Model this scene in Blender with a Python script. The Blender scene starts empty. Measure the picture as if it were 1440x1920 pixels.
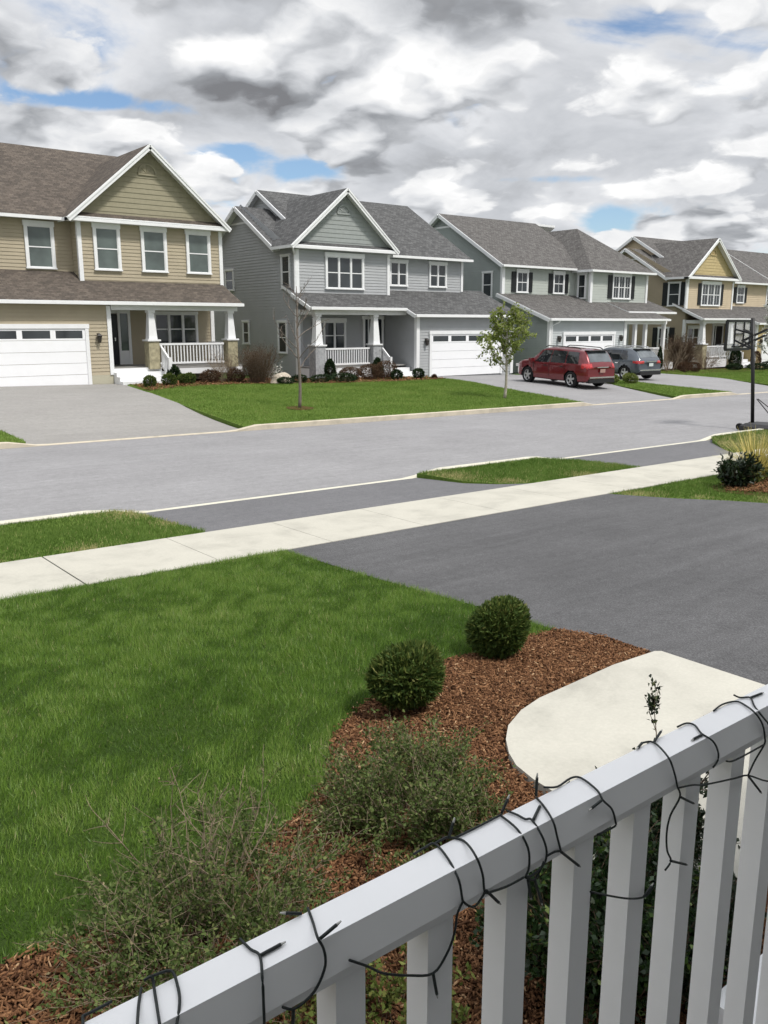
import bpy, math, random
import numpy as np
from mathutils import Vector, Matrix
R = random.Random(7)
RNG = np.random.default_rng(11)
SC = bpy.context.scene
COL = SC.collection
PI = math.pi

# ------------------------------------------------------------------ materials
def new_mat(name):
    m = bpy.data.materials.new(name); m.use_nodes = True
    nt = m.node_tree; b = nt.nodes['Principled BSDF']
    return m, nt, b
def N(nt, t, **kw):
    n = nt.nodes.new(t)
    for k, v in kw.items():
        if k in n.inputs: n.inputs[k].default_value = v
        else: setattr(n, k, v)
    return n
def ramp(nt, stops):
    r = nt.nodes.new('ShaderNodeValToRGB'); e = r.color_ramp.elements
    e[0].position, e[0].color = stops[0][0], (*stops[0][1], 1)
    e[1].position, e[1].color = stops[-1][0], (*stops[-1][1], 1)
    for p, c in stops[1:-1]:
        x = e.new(p); x.color = (*c, 1)
    return r
def mixc(nt, a, b, fac, mode='MIX'):
    m = nt.nodes.new('ShaderNodeMix'); m.data_type = 'RGBA'; m.blend_type = mode
    for sock, v in ((m.inputs[0], fac), (m.inputs[6], a), (m.inputs[7], b)):
        if hasattr(v, 'links') or hasattr(v, 'is_linked'): nt.links.new(v, sock)
        elif isinstance(v, (int, float)): sock.default_value = v
        else: sock.default_value = (*v, 1) if len(v) == 3 else v
    return m.outputs[2]
def noise(nt, scale, detail=4, rough=.55, vec=None, dist=0):
    n = nt.nodes.new('ShaderNodeTexNoise'); n.inputs['Scale'].default_value = scale
    n.inputs['Detail'].default_value = detail; n.inputs['Roughness'].default_value = rough
    n.inputs['Distortion'].default_value = dist
    if vec is None:
        tc = nt.nodes.get('TC') or nt.nodes.new('ShaderNodeTexCoord'); tc.name = 'TC'
        vec = tc.outputs['Object']
    nt.links.new(vec, n.inputs['Vector'])
    return n.outputs['Fac']
def bump(nt, b, h, strength=.3, dist=.01):
    n = nt.nodes.new('ShaderNodeBump'); n.inputs['Strength'].default_value = strength
    n.inputs['Distance'].default_value = dist
    nt.links.new(h, n.inputs['Height']); nt.links.new(n.outputs[0], b.inputs['Normal'])
def basic(name, c, rough=.6, spec=.4, var=.12, scale=6, bmp=0, bscale=60, bdist=.004, metal=0, coat=0):
    m, nt, b = new_mat(name)
    b.inputs['Roughness'].default_value = rough; b.inputs['Specular IOR Level'].default_value = spec
    b.inputs['Metallic'].default_value = metal; b.inputs['Coat Weight'].default_value = coat
    b.inputs['Coat Roughness'].default_value = .04
    if var > 0:
        f = noise(nt, scale, 6, .6)
        lo = tuple(x * (1 - var) for x in c); hi = tuple(min(1, x * (1 + var)) for x in c)
        r = ramp(nt, [(.3, lo), (.7, hi)]); nt.links.new(f, r.inputs[0]); nt.links.new(r.outputs[0], b.inputs['Base Color'])
    else: b.inputs['Base Color'].default_value = (*c, 1)
    if bmp: bump(nt, b, noise(nt, bscale, 5, .6), bmp, bdist)
    return m
def leafy(name, stops, rough=.55, trans=.25, spec=.25):
    """colour per leaf from the 'rnd' attribute"""
    m, nt, b = new_mat(name)
    a = nt.nodes.new('ShaderNodeAttribute'); a.attribute_name = 'rnd'
    r = ramp(nt, stops); nt.links.new(a.outputs['Fac'], r.inputs[0])
    nt.links.new(r.outputs[0], b.inputs['Base Color'])
    b.inputs['Roughness'].default_value = rough; b.inputs['Specular IOR Level'].default_value = spec
    if trans:
        t = nt.nodes.new('ShaderNodeBsdfTranslucent'); nt.links.new(r.outputs[0], t.inputs[0])
        mx = nt.nodes.new('ShaderNodeMixShader'); mx.inputs[0].default_value = trans
        nt.links.new(b.outputs[0], mx.inputs[1]); nt.links.new(t.outputs[0], mx.inputs[2])
        nt.links.new(mx.outputs[0], nt.nodes['Material Output'].inputs[0])
    return m
def asphalt(name, c, stain=.12, streak=0, fine=.25):
    m, nt, b = new_mat(name)
    b.inputs['Roughness'].default_value = .88; b.inputs['Specular IOR Level'].default_value = .25
    tc = N(nt, 'ShaderNodeTexCoord'); tc.name = 'TC'
    f = noise(nt, .55, 5, .6); r = ramp(nt, [(.3, tuple(x * (1 - stain) for x in c)), (.72, tuple(x * (1 + stain) for x in c))])
    nt.links.new(f, r.inputs[0])
    f2 = noise(nt, 70, 4, .75); r2 = ramp(nt, [(.3, (1 - fine,) * 3), (.5, (1, 1, 1)), (.72, (1 + fine * 1.6,) * 3)]); nt.links.new(f2, r2.inputs[0])
    o = mixc(nt, r.outputs[0], r2.outputs[0], 1.0, 'MULTIPLY')
    mp = N(nt, 'ShaderNodeMapping'); mp.inputs['Scale'].default_value = (.5, 5, 1); nt.links.new(tc.outputs['Object'], mp.inputs[0])
    f3 = noise(nt, 1.0, 6, .65, mp.outputs[0], .4); r3 = ramp(nt, [(.3, (1 - streak,) * 3), (.7, (1 + streak,) * 3)]); nt.links.new(f3, r3.inputs[0])
    o = mixc(nt, o, r3.outputs[0], 1.0, 'MULTIPLY')
    f5 = noise(nt, 9, 6, .7); r5 = ramp(nt, [(.35, (.9, .9, .9)), (.65, (1.08, 1.08, 1.08))]); nt.links.new(f5, r5.inputs[0])
    o = mixc(nt, o, r5.outputs[0], 1.0, 'MULTIPLY')
    nt.links.new(o, b.inputs['Base Color'])
    bump(nt, b, noise(nt, 140, 3, .7), .6, .006)
    return m
def concrete(name, c, stain=.1):
    m, nt, b = new_mat(name)
    b.inputs['Roughness'].default_value = .85; b.inputs['Specular IOR Level'].default_value = .3
    f = noise(nt, 1.6, 8, .65, None, .3); r = ramp(nt, [(.28, tuple(x * (1 - stain * 1.4) for x in c)), (.5, c), (.75, tuple(min(1, x * (1 + stain * .6)) for x in c))])
    nt.links.new(f, r.inputs[0])
    f2 = noise(nt, 45, 4, .7); r2 = ramp(nt, [(.3, (.93,) * 3), (.7, (1.04,) * 3)]); nt.links.new(f2, r2.inputs[0])
    o = mixc(nt, r.outputs[0], r2.outputs[0], 1.0, 'MULTIPLY')
    nt.links.new(o, b.inputs['Base Color'])
    bump(nt, b, noise(nt, 160, 4, .7), .25, .003)
    return m
def soil_lawn(name, stops, s1=1.2, s2=40):
    m, nt, b = new_mat(name)
    b.inputs['Roughness'].default_value = .9; b.inputs['Specular IOR Level'].default_value = .1
    f = noise(nt, s1, 6, .65); r = ramp(nt, stops); nt.links.new(f, r.inputs[0])
    f2 = noise(nt, s2, 4, .7); r2 = ramp(nt, [(.3, (.6, .62, .5)), (.7, (1.35, 1.3, 1.2))]); nt.links.new(f2, r2.inputs[0])
    o = mixc(nt, r.outputs[0], r2.outputs[0], 1.0, 'MULTIPLY'); nt.links.new(o, b.inputs['Base Color'])
    bump(nt, b, noise(nt, s2, 5, .75), .8, .03)
    return m
def shingles(name, a, c, d):
    m, nt, b = new_mat(name)
    b.inputs['Roughness'].default_value = .92; b.inputs['Specular IOR Level'].default_value = .15
    tc = N(nt, 'ShaderNodeTexCoord'); tc.name = 'TC'
    br = nt.nodes.new('ShaderNodeTexBrick'); nt.links.new(tc.outputs['UV'], br.inputs['Vector'])
    br.inputs['Color1'].default_value = (*a, 1); br.inputs['Color2'].default_value = (*c, 1); br.inputs['Mortar'].default_value = (*d, 1)
    br.inputs['Scale'].default_value = 1; br.inputs['Brick Width'].default_value = .22; br.inputs['Row Height'].default_value = .14
    br.inputs['Mortar Size'].default_value = .008; br.inputs['Bias'].default_value = -.1; br.offset = .37
    f = noise(nt, 3.0, 8, .75, tc.outputs['UV']); r = ramp(nt, [(.3, (.78,) * 3), (.7, (1.25,) * 3)]); nt.links.new(f, r.inputs[0])
    o = mixc(nt, br.outputs['Color'], r.outputs[0], 1, 'MULTIPLY')
    f = noise(nt, 30, 3, .8, tc.outputs['UV']); r = ramp(nt, [(.3, (.7,) * 3), (.7, (1.3,) * 3)]); nt.links.new(f, r.inputs[0])
    o = mixc(nt, o, r.outputs[0], 1, 'MULTIPLY'); nt.links.new(o, b.inputs['Base Color'])
    bump(nt, b, f, .5, .02)
    return m
def glass_mat(name, c, rough=.06, spec=.6):
    m, nt, b = new_mat(name)
    f = noise(nt, .9, 3, .5); r = ramp(nt, [(.3, tuple(x * .6 for x in c)), (.7, tuple(x * 1.35 for x in c))]); nt.links.new(f, r.inputs[0])
    nt.links.new(r.outputs[0], b.inputs['Base Color'])
    b.inputs['Roughness'].default_value = rough; b.inputs['Specular IOR Level'].default_value = spec
    return m

M = {}
M['white'] = basic('white_trim_paint', (.74, .75, .76), .5, .4, .04, 3)
M['vinyl'] = basic('white_vinyl', (.87, .87, .875), .38, .45, .03, 5, .05, 90, .001)
M['garage_white'] = basic('white_garage_panel', (.80, .81, .83), .45, .4, .02, 2)
M['sidA'] = basic('beige_siding', (.385, .335, .245), .7, .3, .06, 1.5)
M['shkA'] = basic('olive_shakes', (.285, .262, .185), .75, .25, .10, 5)
M['sidB'] = basic('grey_siding', (.375, .387, .40), .7, .3, .05, 1.5)
M['shkB'] = basic('sage_grey_shakes', (.285, .307, .30), .75, .25, .08, 5)
M['sidC'] = basic('pale_green_siding', (.42, .45, .42), .7, .3, .06, 1.5)
M['sidCg'] = basic('pale_grey_siding', (.46, .49, .50), .7, .3, .05, 1.5)
M['sidCl'] = basic('pale_green_siding_shaded', (.30, .33, .32), .7, .3, .05, 1.5)  # pale green siding with shade put into the colour, for the side wall
M['sidD'] = basic('tan_siding', (.52, .43, .31), .7, .3, .06, 1.5)
M['sidDl'] = basic('tan_siding_shaded', (.33, .28, .20), .7, .3, .06, 1.5)  # the tan siding painted darker on the side turned from the sun
M['shkD'] = basic('yellow_shakes', (.46, .37, .2), .75, .25, .10, 5)
M['sidE'] = basic('dark_brown_siding', (.055, .048, .045), .7, .3, .1, 1.5)
M['rfA'] = shingles('brown_shingles', (.125, .105, .088), (.072, .062, .054), (.04, .035, .031))
M['rfB'] = shingles('charcoal_shingles', (.118, .119, .12), (.066, .067, .068), (.038, .038, .039))
M['rfC'] = shingles('grey_brown_shingles', (.135, .13, .125), (.085, .08, .078), (.045, .043, .042))
M['stoneA'] = basic('olive_stone', (.33, .30, .20), .85, .2, .3, 7, .5, 9, .03)
M['stoneB'] = basic('grey_stone', (.32, .33, .34), .85, .2, .3, 7, .5, 9, .03)
M['found'] = concrete('foundation_concrete', (.42, .40, .31))
M['paneA'] = glass_mat('window_glass_blind', (.10, .125, .118), .08)
M['paneD'] = glass_mat('window_glass_dark', (.03, .036, .04), .05)
M['blackdoor'] = basic('dark_door', (.012, .013, .02), .35, .4, .2, 3)
M['shutter'] = basic('black_shutter', (.018, .02, .022), .6, .3, .2, 8)
M['deck'] = basic('grey_deck', (.25, .245, .235), .7, .3, .12, 6)
M['lamp'] = basic('dark_bronze_lamp', (.03, .025, .022), .4, .5, .2, 20)
M['road'] = asphalt('road_asphalt', (.238, .236, .242), .09, .07, .2)
M['driveN'] = asphalt('driveway_asphalt_dark', (.088, .088, .091), .13, .12, .45)
M['apron'] = asphalt('apron_asphalt', (.135, .135, .142), .08, .06, .28)
M['driveA'] = asphalt('driveway_asphalt_pale', (.26, .252, .24), .07, .06, .12)
M['driveB'] = asphalt('driveway_asphalt_mid', (.25, .247, .252), .07, .05, .12)
M['walk'] = concrete('sidewalk_concrete', (.44, .425, .37), .15)
M['path'] = concrete('path_concrete', (.445, .432, .38), .17)
M['kerb'] = concrete('kerb_granite', (.50, .45, .36), .22)
M['kerbn'] = concrete('kerb_concrete', (.56, .54, .45), .12)
M['lawnN'] = soil_lawn('lawn_soil', [(.3, (.035, .065, .016)), (.7, (.06, .10, .024))], 1.5, 60)
M['lawnF'] = soil_lawn('lawn_turf', [(.25, (.08, .14, .028)), (.5, (.105, .17, .036)), (.75, (.135, .195, .046))], .55, 22)
M['land'] = soil_lawn('land_turf', [(.3, (.05, .10, .02)), (.7, (.075, .13, .03))], .3, 10)
M['mulch'] = soil_lawn('mulch_ground', [(.3, (.055, .026, .016)), (.7, (.13, .06, .035))], 4, 55)
M['chips'] = leafy('mulch_chips', [(0, (.052, .024, .013)), (.45, (.15, .073, .036)), (.8, (.27, .143, .072)), (1, (.46, .31, .18))], .85, 0, .1)
M['grass'] = leafy('grass_blades', [(0, (.042, .09, .013)), (.35, (.095, .185, .024)), (.7, (.17, .275, .045)), (.95, (.27, .35, .10)), (1, (.42, .38, .2))], .42, .35, .4)
M['grassF'] = leafy('far_grass_blades', [(0, (.10, .17, .03)), (.5, (.15, .235, .046)), (.9, (.21, .29, .07)), (1, (.28, .28, .11))], .6, .3, .15)
M['grassV'] = leafy('verge_grass_blades', [(0, (.065, .125, .02)), (.5, (.11, .185, .035)), (.85, (.16, .235, .055)), (1, (.42, .37, .18))], .6, .3, .15)
M['twig'] = basic('twig_bark', (.10, .072, .05), .85, .15, .3, 30)
M['twigg'] = basic('grey_twig_bark', (.24, .19, .135), .85, .15, .3, 30)
M['bark'] = basic('sapling_bark', (.17, .145, .125), .9, .15, .3, 25, .5, 60, .01)
M['barkw'] = basic('pale_bark', (.34, .31, .26), .9, .15, .35, 25, .5, 60, .01)
M['box'] = leafy('globe_foliage', [(0, (.03, .058, .015)), (.45, (.062, .10, .022)), (.8, (.125, .155, .036)), (1, (.21, .21, .07))], .6, .2, .15)
M['shrubL'] = leafy('dull_shrub_foliage', [(0, (.045, .074, .02)), (.5, (.098, .14, .04)), (.85, (.175, .205, .07)), (1, (.27, .23, .13))], .6, .25, .15)
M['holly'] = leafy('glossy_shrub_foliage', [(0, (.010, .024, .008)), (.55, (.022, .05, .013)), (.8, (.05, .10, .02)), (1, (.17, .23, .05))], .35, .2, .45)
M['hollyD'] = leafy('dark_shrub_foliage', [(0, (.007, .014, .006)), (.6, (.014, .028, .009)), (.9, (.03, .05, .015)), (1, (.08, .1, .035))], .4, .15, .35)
M['ylf'] = leafy('yellow_green_foliage', [(0, (.07, .10, .02)), (.5, (.14, .18, .04)), (1, (.26, .27, .08))], .6, .25, .2)
M['straw'] = leafy('straw_blades', [(0, (.16, .17, .03)), (.4, (.46, .40, .11)), (1, (.72, .60, .26))], .6, .25, .2)
M['treel'] = leafy('spring_leaves', [(0, (.11, .15, .03)), (.5, (.22, .28, .06)), (1, (.36, .39, .13))], .55, .4, .2)
M['white_fl'] = leafy('white_blossom', [(0, (.10, .15, .05)), (.4, (.6, .6, .56)), (1, (.8, .79, .76))], .7, .3, .1)
M['brownlf'] = leafy('reddish_brown_foliage', [(0, (.045, .026, .018)), (.5, (.09, .055, .035)), (1, (.16, .10, .06))], .75, .1, .1)
M['conelf'] = leafy('dark_evergreen_foliage', [(0, (.008, .02, .008)), (.6, (.018, .036, .012)), (1, (.045, .07, .022))], .6, .1, .15)
M['rub'] = basic('tyre_rubber', (.012, .012, .013), .8, .3, .1, 20)
M['rim'] = basic('alloy_rim', (.55, .55, .56), .3, .5, .05, 10, metal=.8)
M['red'] = basic('red_car_paint', (.15, .007, .012), .28, .5, .05, 2, coat=1, metal=.35)
M['slate'] = basic('slate_car_paint', (.07, .085, .105), .28, .5, .05, 2, coat=1, metal=.35)
M['carglass'] = basic('car_glass', (.012, .014, .016), .03, .8, 0)
M['cargl_l'] = basic('car_rear_glass', (.10, .115, .125), .04, .8, .3, 2)
M['tail'] = basic('tail_lamp', (.45, .012, .015), .15, .6, .2, 9, coat=1)
M['blackpl'] = basic('black_plastic', (.014, .014, .015), .5, .4, .1, 8)
M['chrome'] = basic('chrome_trim', (.7, .7, .7), .18, .5, 0, metal=1)
M['plate'] = basic('number_plate', (.5, .55, .53), .5, .4, .1, 30)
M['plateR'] = basic('number_plate_red', (.32, .2, .17), .5, .4, .1, 30)
M['hoopm'] = basic('black_metal', (.010, .010, .011), .45, .4, .15, 15)
M['hoopb'] = basic('dark_grey_plastic', (.035, .035, .037), .6, .3, .2, 10)
M['cable'] = basic('dark_cable', (.012, .017, .017), .55, .4, .1, 60)
M['bulb'] = basic('clear_bulb_tip', (.45, .45, .42), .15, .6, 0)
M['granite'] = basic('pale_boulder', (.42, .37, .30), .9, .2, .3, 9, .6, 14, .04)
m, nt, b = new_mat('clear_backboard'); b.inputs['Base Color'].default_value = (.75, .77, .8, 1); b.inputs['Roughness'].default_value = .1
tr = nt.nodes.new('ShaderNodeBsdfTransparent'); mx = nt.nodes.new('ShaderNodeMixShader'); mx.inputs[0].default_value = .28
nt.links.new(tr.outputs[0], mx.inputs[1]); nt.links.new(b.outputs[0], mx.inputs[2]); nt.links.new(mx.outputs[0], nt.nodes['Material Output'].inputs[0])
M['acrylic'] = m

# ------------------------------------------------------------------ object helpers
def link(name, me, parent=None, loc=None):
    o = bpy.data.objects.new(name, me); COL.objects.link(o)
    if parent is not None: o.parent = parent
    if loc is not None: o.location = loc
    return o
def tag(o, label=None, cat=None, group=None, kind=None):
    if label: o['label'] = label
    if cat: o['category'] = cat
    if group: o['group'] = group
    if kind: o['kind'] = kind
    return o
def thing(name, loc, label, cat, group=None, rz=0):
    o = link(name, None, None, loc); o.rotation_euler = (0, 0, rz)
    return tag(o, label, cat, group)

class MB:
    """collects faces in world coordinates; build() links them as one mesh object"""
    def __init__(s): s.v = []; s.f = []; s.m = []; s.uv = []
    def face(s, pts, mi=0, uv=None):
        i = len(s.v); s.v += [tuple(p) for p in pts]; s.f.append(tuple(range(i, i + len(pts)))); s.m.append(mi)
        s.uv.append(uv or [(0, 0)] * len(pts))
    def box(s, x0, x1, y0, y1, z0, z1, mi=0):
        if x0 > x1: x0, x1 = x1, x0
        if y0 > y1: y0, y1 = y1, y0
        if z0 > z1: z0, z1 = z1, z0
        P = [(x0, y0, z0), (x1, y0, z0), (x1, y1, z0), (x0, y1, z0), (x0, y0, z1), (x1, y0, z1), (x1, y1, z1), (x0, y1, z1)]
        for q in ((0, 3, 2, 1), (4, 5, 6, 7), (0, 1, 5, 4), (1, 2, 6, 5), (2, 3, 7, 6), (3, 0, 4, 7)): s.face([P[k] for k in q], mi)
        return s
    def frustum(s, cx, cy, z0, z1, w0, d0, w1, d1, mi=0):
        P = [(cx + sx * w / 2, cy + sy * d / 2, z) for z, w, d in ((z0, w0, d0), (z1, w1, d1)) for sx, sy in ((-1, -1), (1, -1), (1, 1), (-1, 1))]
        for q in ((0, 3, 2, 1), (4, 5, 6, 7), (0, 1, 5, 4), (1, 2, 6, 5), (2, 3, 7, 6), (3, 0, 4, 7)): s.face([P[k] for k in q], mi)
        return s
    def bar(s, a, b, w, h=None, up=(0, 0, 1), mi=0):
        a, b = Vector(a), Vector(b); d = (b - a).normalized(); h = h or w
        x = d.cross(Vector(up))
        if x.length < 1e-4: x = d.cross(Vector((1, 0, 0)))
        x.normalize(); y = x.cross(d).normalized()
        P = [p + x * sx * w / 2 + y * sy * h / 2 for p in (a, b) for sx, sy in ((-1, -1), (1, -1), (1, 1), (-1, 1))]
        for q in ((0, 1, 2, 3), (7, 6, 5, 4), (0, 4, 5, 1), (1, 5, 6, 2), (2, 6, 7, 3), (3, 7, 4, 0)): s.face([P[k] for k in q], mi)
        return s
    def tube(s, pts, r, n=6, r1=None, mi=0, cap=True):
        pts = [Vector(p) for p in pts]; k = len(pts); rings = []
        for i, p in enumerate(pts):
            d = (pts[min(i + 1, k - 1)] - pts[max(i - 1, 0)])
            d = d.normalized() if d.length > 1e-9 else Vector((0, 0, 1))
            x = d.cross(Vector((.31, .17, .93)))
            if x.length < 1e-3: x = d.cross(Vector((1, 0, 0)))
            x.normalize(); y = d.cross(x).normalized()
            rr = r if r1 is None else r + (r1 - r) * i / max(1, k - 1)
            rings.append([p + (x * math.cos(2 * PI * j / n) + y * math.sin(2 * PI * j / n)) * rr for j in range(n)])
        base = len(s.v)
        for rg in rings: s.v += [tuple(p) for p in rg]
        for i in range(k - 1):
            for j in range(n):
                a = base + i * n + j; b_ = base + i * n + (j + 1) % n
                s.f.append((a, b_, b_ + n, a + n)); s.m.append(mi); s.uv.append([(0, 0)] * 4)
        if cap:
            s.f.append(tuple(base + j for j in reversed(range(n)))); s.m.append(mi); s.uv.append([(0, 0)] * n)
            s.f.append(tuple(base + (k - 1) * n + j for j in range(n))); s.m.append(mi); s.uv.append([(0, 0)] * n)
        return s
    def lathe(s, prof, c, axis='z', n=24, mi=0):
        """prof: (r, h) list, spun round axis through c"""
        def P(r, h, a):
            if axis == 'z': return (c[0] + r * math.cos(a), c[1] + r * math.sin(a), c[2] + h)
            return (c[0] + r * math.cos(a), c[1] + h, c[2] + r * math.sin(a))
        for (r0, h0), (r1, h1) in zip(prof, prof[1:]):
            for j in range(n):
                a0, a1 = 2 * PI * j / n, 2 * PI * (j + 1) / n
                q = [P(r0, h0, a0), P(r0, h0, a1), P(r1, h1, a1), P(r1, h1, a0)]
                s.face(q if axis == 'z' else q[::-1], mi)
        return s
    def build(s, name, mats, parent=None, origin=None, smooth=False, loc=None):
        me = bpy.data.meshes.new(name)
        if origin is None and parent is not None: origin = ORIG.get(parent.name, (0, 0, 0))
        o = origin or (0, 0, 0)
        v = [(x - o[0], y - o[1], z - o[2]) for x, y, z in s.v]
        me.from_pydata(v, [], s.f)
        for mt in (mats if isinstance(mats, (list, tuple)) else [mats]): me.materials.append(mt)
        me.polygons.foreach_set('material_index', s.m)
        ul = me.uv_layers.new(name='UVMap')
        ul.data.foreach_set('uv', np.array([c for u in s.uv for p in u for c in p], dtype=np.float32))
        if smooth: me.polygons.foreach_set('use_smooth', [True] * len(s.f))
        me.update()
        ob = link(name, me, parent, loc)
        ORIG[ob.name] = o
        return ob
ORIG = {}
def house(name, loc, label, cat, group=None):
    t = thing(name, loc, label, cat, group); ORIG[t.name] = loc
    return t
def bx(name, mat, parent, *b):
    return MB().box(*b).build(name, mat, parent)

def np_mesh(name, V, F, mat, parent=None, rnd=None, loc=None):
    """fast mesh from arrays; F is (n,3) or (n,4); rnd per vertex"""
    me = bpy.data.meshes.new(name); nv, nf, k = len(V), len(F), F.shape[1]
    me.vertices.add(nv); me.vertices.foreach_set('co', np.ascontiguousarray(V, dtype=np.float32).ravel())
    me.loops.add(nf * k); me.loops.foreach_set('vertex_index', np.ascontiguousarray(F, dtype=np.int32).ravel())
    me.polygons.add(nf); me.polygons.foreach_set('loop_start', np.arange(0, nf * k, k, dtype=np.int32))
    try: me.polygons.foreach_set('loop_total', np.full(nf, k, dtype=np.int32))
    except Exception: pass
    if rnd is not None:
        a = me.attributes.new('rnd', 'FLOAT', 'POINT'); a.data.foreach_set('value', np.ascontiguousarray(rnd, dtype=np.float32))
    me.materials.append(mat); me.update(calc_edges=True)
    return link(name, me, parent, loc)

# ------------------------------------------------------------------ terrain heights
def interp(y, pts):
    if y <= pts[0][0]: return pts[0][1]
    for (a, b), (c, d) in zip(pts, pts[1:]):
        if y <= c: return b + (d - b) * (y - a) / (c - a)
    return pts[-1][1]
NEAR = [(-3, -2.28), (4, -2.35), (8.2, -2.5), (9.45, -2.52), (11.7, -2.53)]
ROADP = [(11.75, -2.64), (15.8, -2.57), (19.95, -2.64)]
def zr(x, y): return interp(y, ROADP) - .0105 * x
def zl(x, y):
    if y <= 15: return interp(y, NEAR) - .0105 * x
    a = -2.53 - .0105 * x; b = -2.3 - .0175 * (x - 12)
    t = min(max((y - 20.1) / 8, 0), 1); return a + (b - a) * t
def zd(x, y):
    if y <= 9.45: return zl(x, y)
    if y <= 15:
        t = min((y - 9.45) / 2.15, 1); return zl(x, 9.45) * (1 - t) + (zr(x, 11.75) + .02) * t
    t = min(max((y - 20.1) / 5, 0), 1); return (zr(x, 19.95) + .02) * (1 - t) + zl(x, y) * t
def zground(x, y):
    if y < 11.7: return min(zl(x, y), zd(x, y)) - .1
    if y < 20.1: return zr(x, y) - .1
    return min(zl(x, y), zd(x, y)) - .1
import bmesh
def sheet(name, poly, zf, mat, off=0.0, cutx=2.0, ys=(-3, 0, 4, 8.2, 9.45, 11.7, 11.75, 15.8, 19.95, 20.1, 21, 22, 23, 24, 25.1, 26.5, 28.1, 31, 34), skirt=0, parent=None):
    bm = bmesh.new(); vs = [bm.verts.new((x, y, 0)) for x, y in poly]; f = bm.faces.new(vs)
    if f.normal.z < 0 or f.calc_area() and sum(poly[i][0] * poly[(i + 1) % len(poly)][1] - poly[(i + 1) % len(poly)][0] * poly[i][1] for i in range(len(poly))) < 0:
        bmesh.ops.reverse_faces(bm, faces=[f])
    bmesh.ops.triangulate(bm, faces=bm.faces[:])
    x0 = min(p[0] for p in poly); x1 = max(p[0] for p in poly); y0 = min(p[1] for p in poly); y1 = max(p[1] for p in poly)
    for y in ys:
        if y0 < y < y1: bmesh.ops.bisect_plane(bm, geom=bm.verts[:] + bm.edges[:] + bm.faces[:], plane_co=(0, y, 0), plane_no=(0, 1, 0))
    x = math.ceil(x0 / cutx) * cutx
    while x < x1:
        bmesh.ops.bisect_plane(bm, geom=bm.verts[:] + bm.edges[:] + bm.faces[:], plane_co=(x, 0, 0), plane_no=(1, 0, 0)); x += cutx
    for v in bm.verts: v.co.z = zf(v.co.x, v.co.y) + off
    if skirt:
        be = [e for e in bm.edges if len(e.link_faces) == 1]
        r = bmesh.ops.extrude_edge_only(bm, edges=be)
        for v in r['geom']:
            if isinstance(v, bmesh.types.BMVert): v.co.z -= skirt
    me = bpy.data.meshes.new(name); bm.normal_update(); bm.to_mesh(me); bm.free(); me.materials.append(mat)
    return link(name, me, parent)
def structure(o): o['kind'] = 'structure'; return o

# ------------------------------------------------------------------ ground, road, paths
big = [(-120, -60), (260, -60), (260, 11.6), (-120, 11.6)]
structure(sheet('ground', [(-150, -80), (400, -80), (400, 420), (-150, 420)], zground, M['land'], 0, 25))
structure(sheet('road', [(-80, 11.75), (200, 11.75), (200, 19.95), (-80, 19.95)], zr, M['road'], 0, 5))
LAWN = [(-14, 8.2), (4.98, 8.2), (4.99, 7.0), (5.03, 6.35), (5.1, 5.3), (5.13, 4.28), (4.83, 4.3), (4.38, 4.27), (3.96, 4.34), (3.49, 4.19), (3.04, 4.09), (2.64, 3.84), (2.3, 3.42), (1.95, 3.2), (1.57, 3.08), (1.08, 3.02), (.58, 3.06), (-2, 3.1), (-14, 3.2)]
structure(sheet('lawn', LAWN, zl, M['lawnN'], .0))
BED = [(-14, 3.2), (-2, 3.1), (.58, 3.06), (1.08, 3.02), (1.57, 3.08), (1.95, 3.2), (2.3, 3.42), (2.64, 3.84), (3.04, 4.09), (3.49, 4.19), (3.96, 4.34), (4.38, 4.27), (4.83, 4.3), (5.13, 4.28), (5.29, 3.93), (5.28, 3.2), (4.4, 3.1), (3.6, 2.7), (3.4, 1.0), (5.5, .9), (5.5, .3), (-14, .3)]
structure(sheet('mulch_bed', BED, zl, M['mulch'], -.012))
PATH = [(5.26, 3.44), (4.79, 3.46), (4.24, 3.42), (3.95, 3.40), (3.72, 3.345), (3.5, 3.245), (3.36, 3.13), (3.25, 3.0), (3.18, 2.88), (3.14, 2.72), (3.12, 2.5), (3.1, 2.1), (3.1, 1.54), (3.5, 1.69), (3.5, 1.2), (5.0, 1.2), (5.28, 1.6), (5.3, 2.59), (5.3, 3.41)]
structure(sheet('path', PATH, zl, M['path'], .035, skirt=.12))
structure(sheet('driveway', [(5.0, 8.2), (5.0, 7.0), (5.03, 6.35), (5.1, 5.3), (5.13, 4.28), (5.3, 3.9), (5.3, -8), (12.6, -8), (12.4, 5.2), (12.0, 5.9), (11.72, 6.6), (11.3, 7.3), (10.95, 8.2)], zd, M['driveN'], .004))
structure(sheet('driveway', [(4.72, 9.62), (4.7, 10.4), (4.5, 11.3), (4.4, 11.62), (9.9, 11.62), (9.95, 11.2), (10.0, 10.5), (10.3, 10.02), (10.65, 9.74), (10.9, 9.62)], zd, M['apron'], .004))
structure(sheet('driveway', [(13.8, 9.62), (13.6, 11.0), (13.1, 11.62), (19.6, 11.62), (18.9, 11.2), (17.6, 10.1), (17.15, 9.62)], zd, M['apron'], .004))
W = MB()
JX = [2.69 + 1.48 * k for k in range(-16, 60)]
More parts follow.
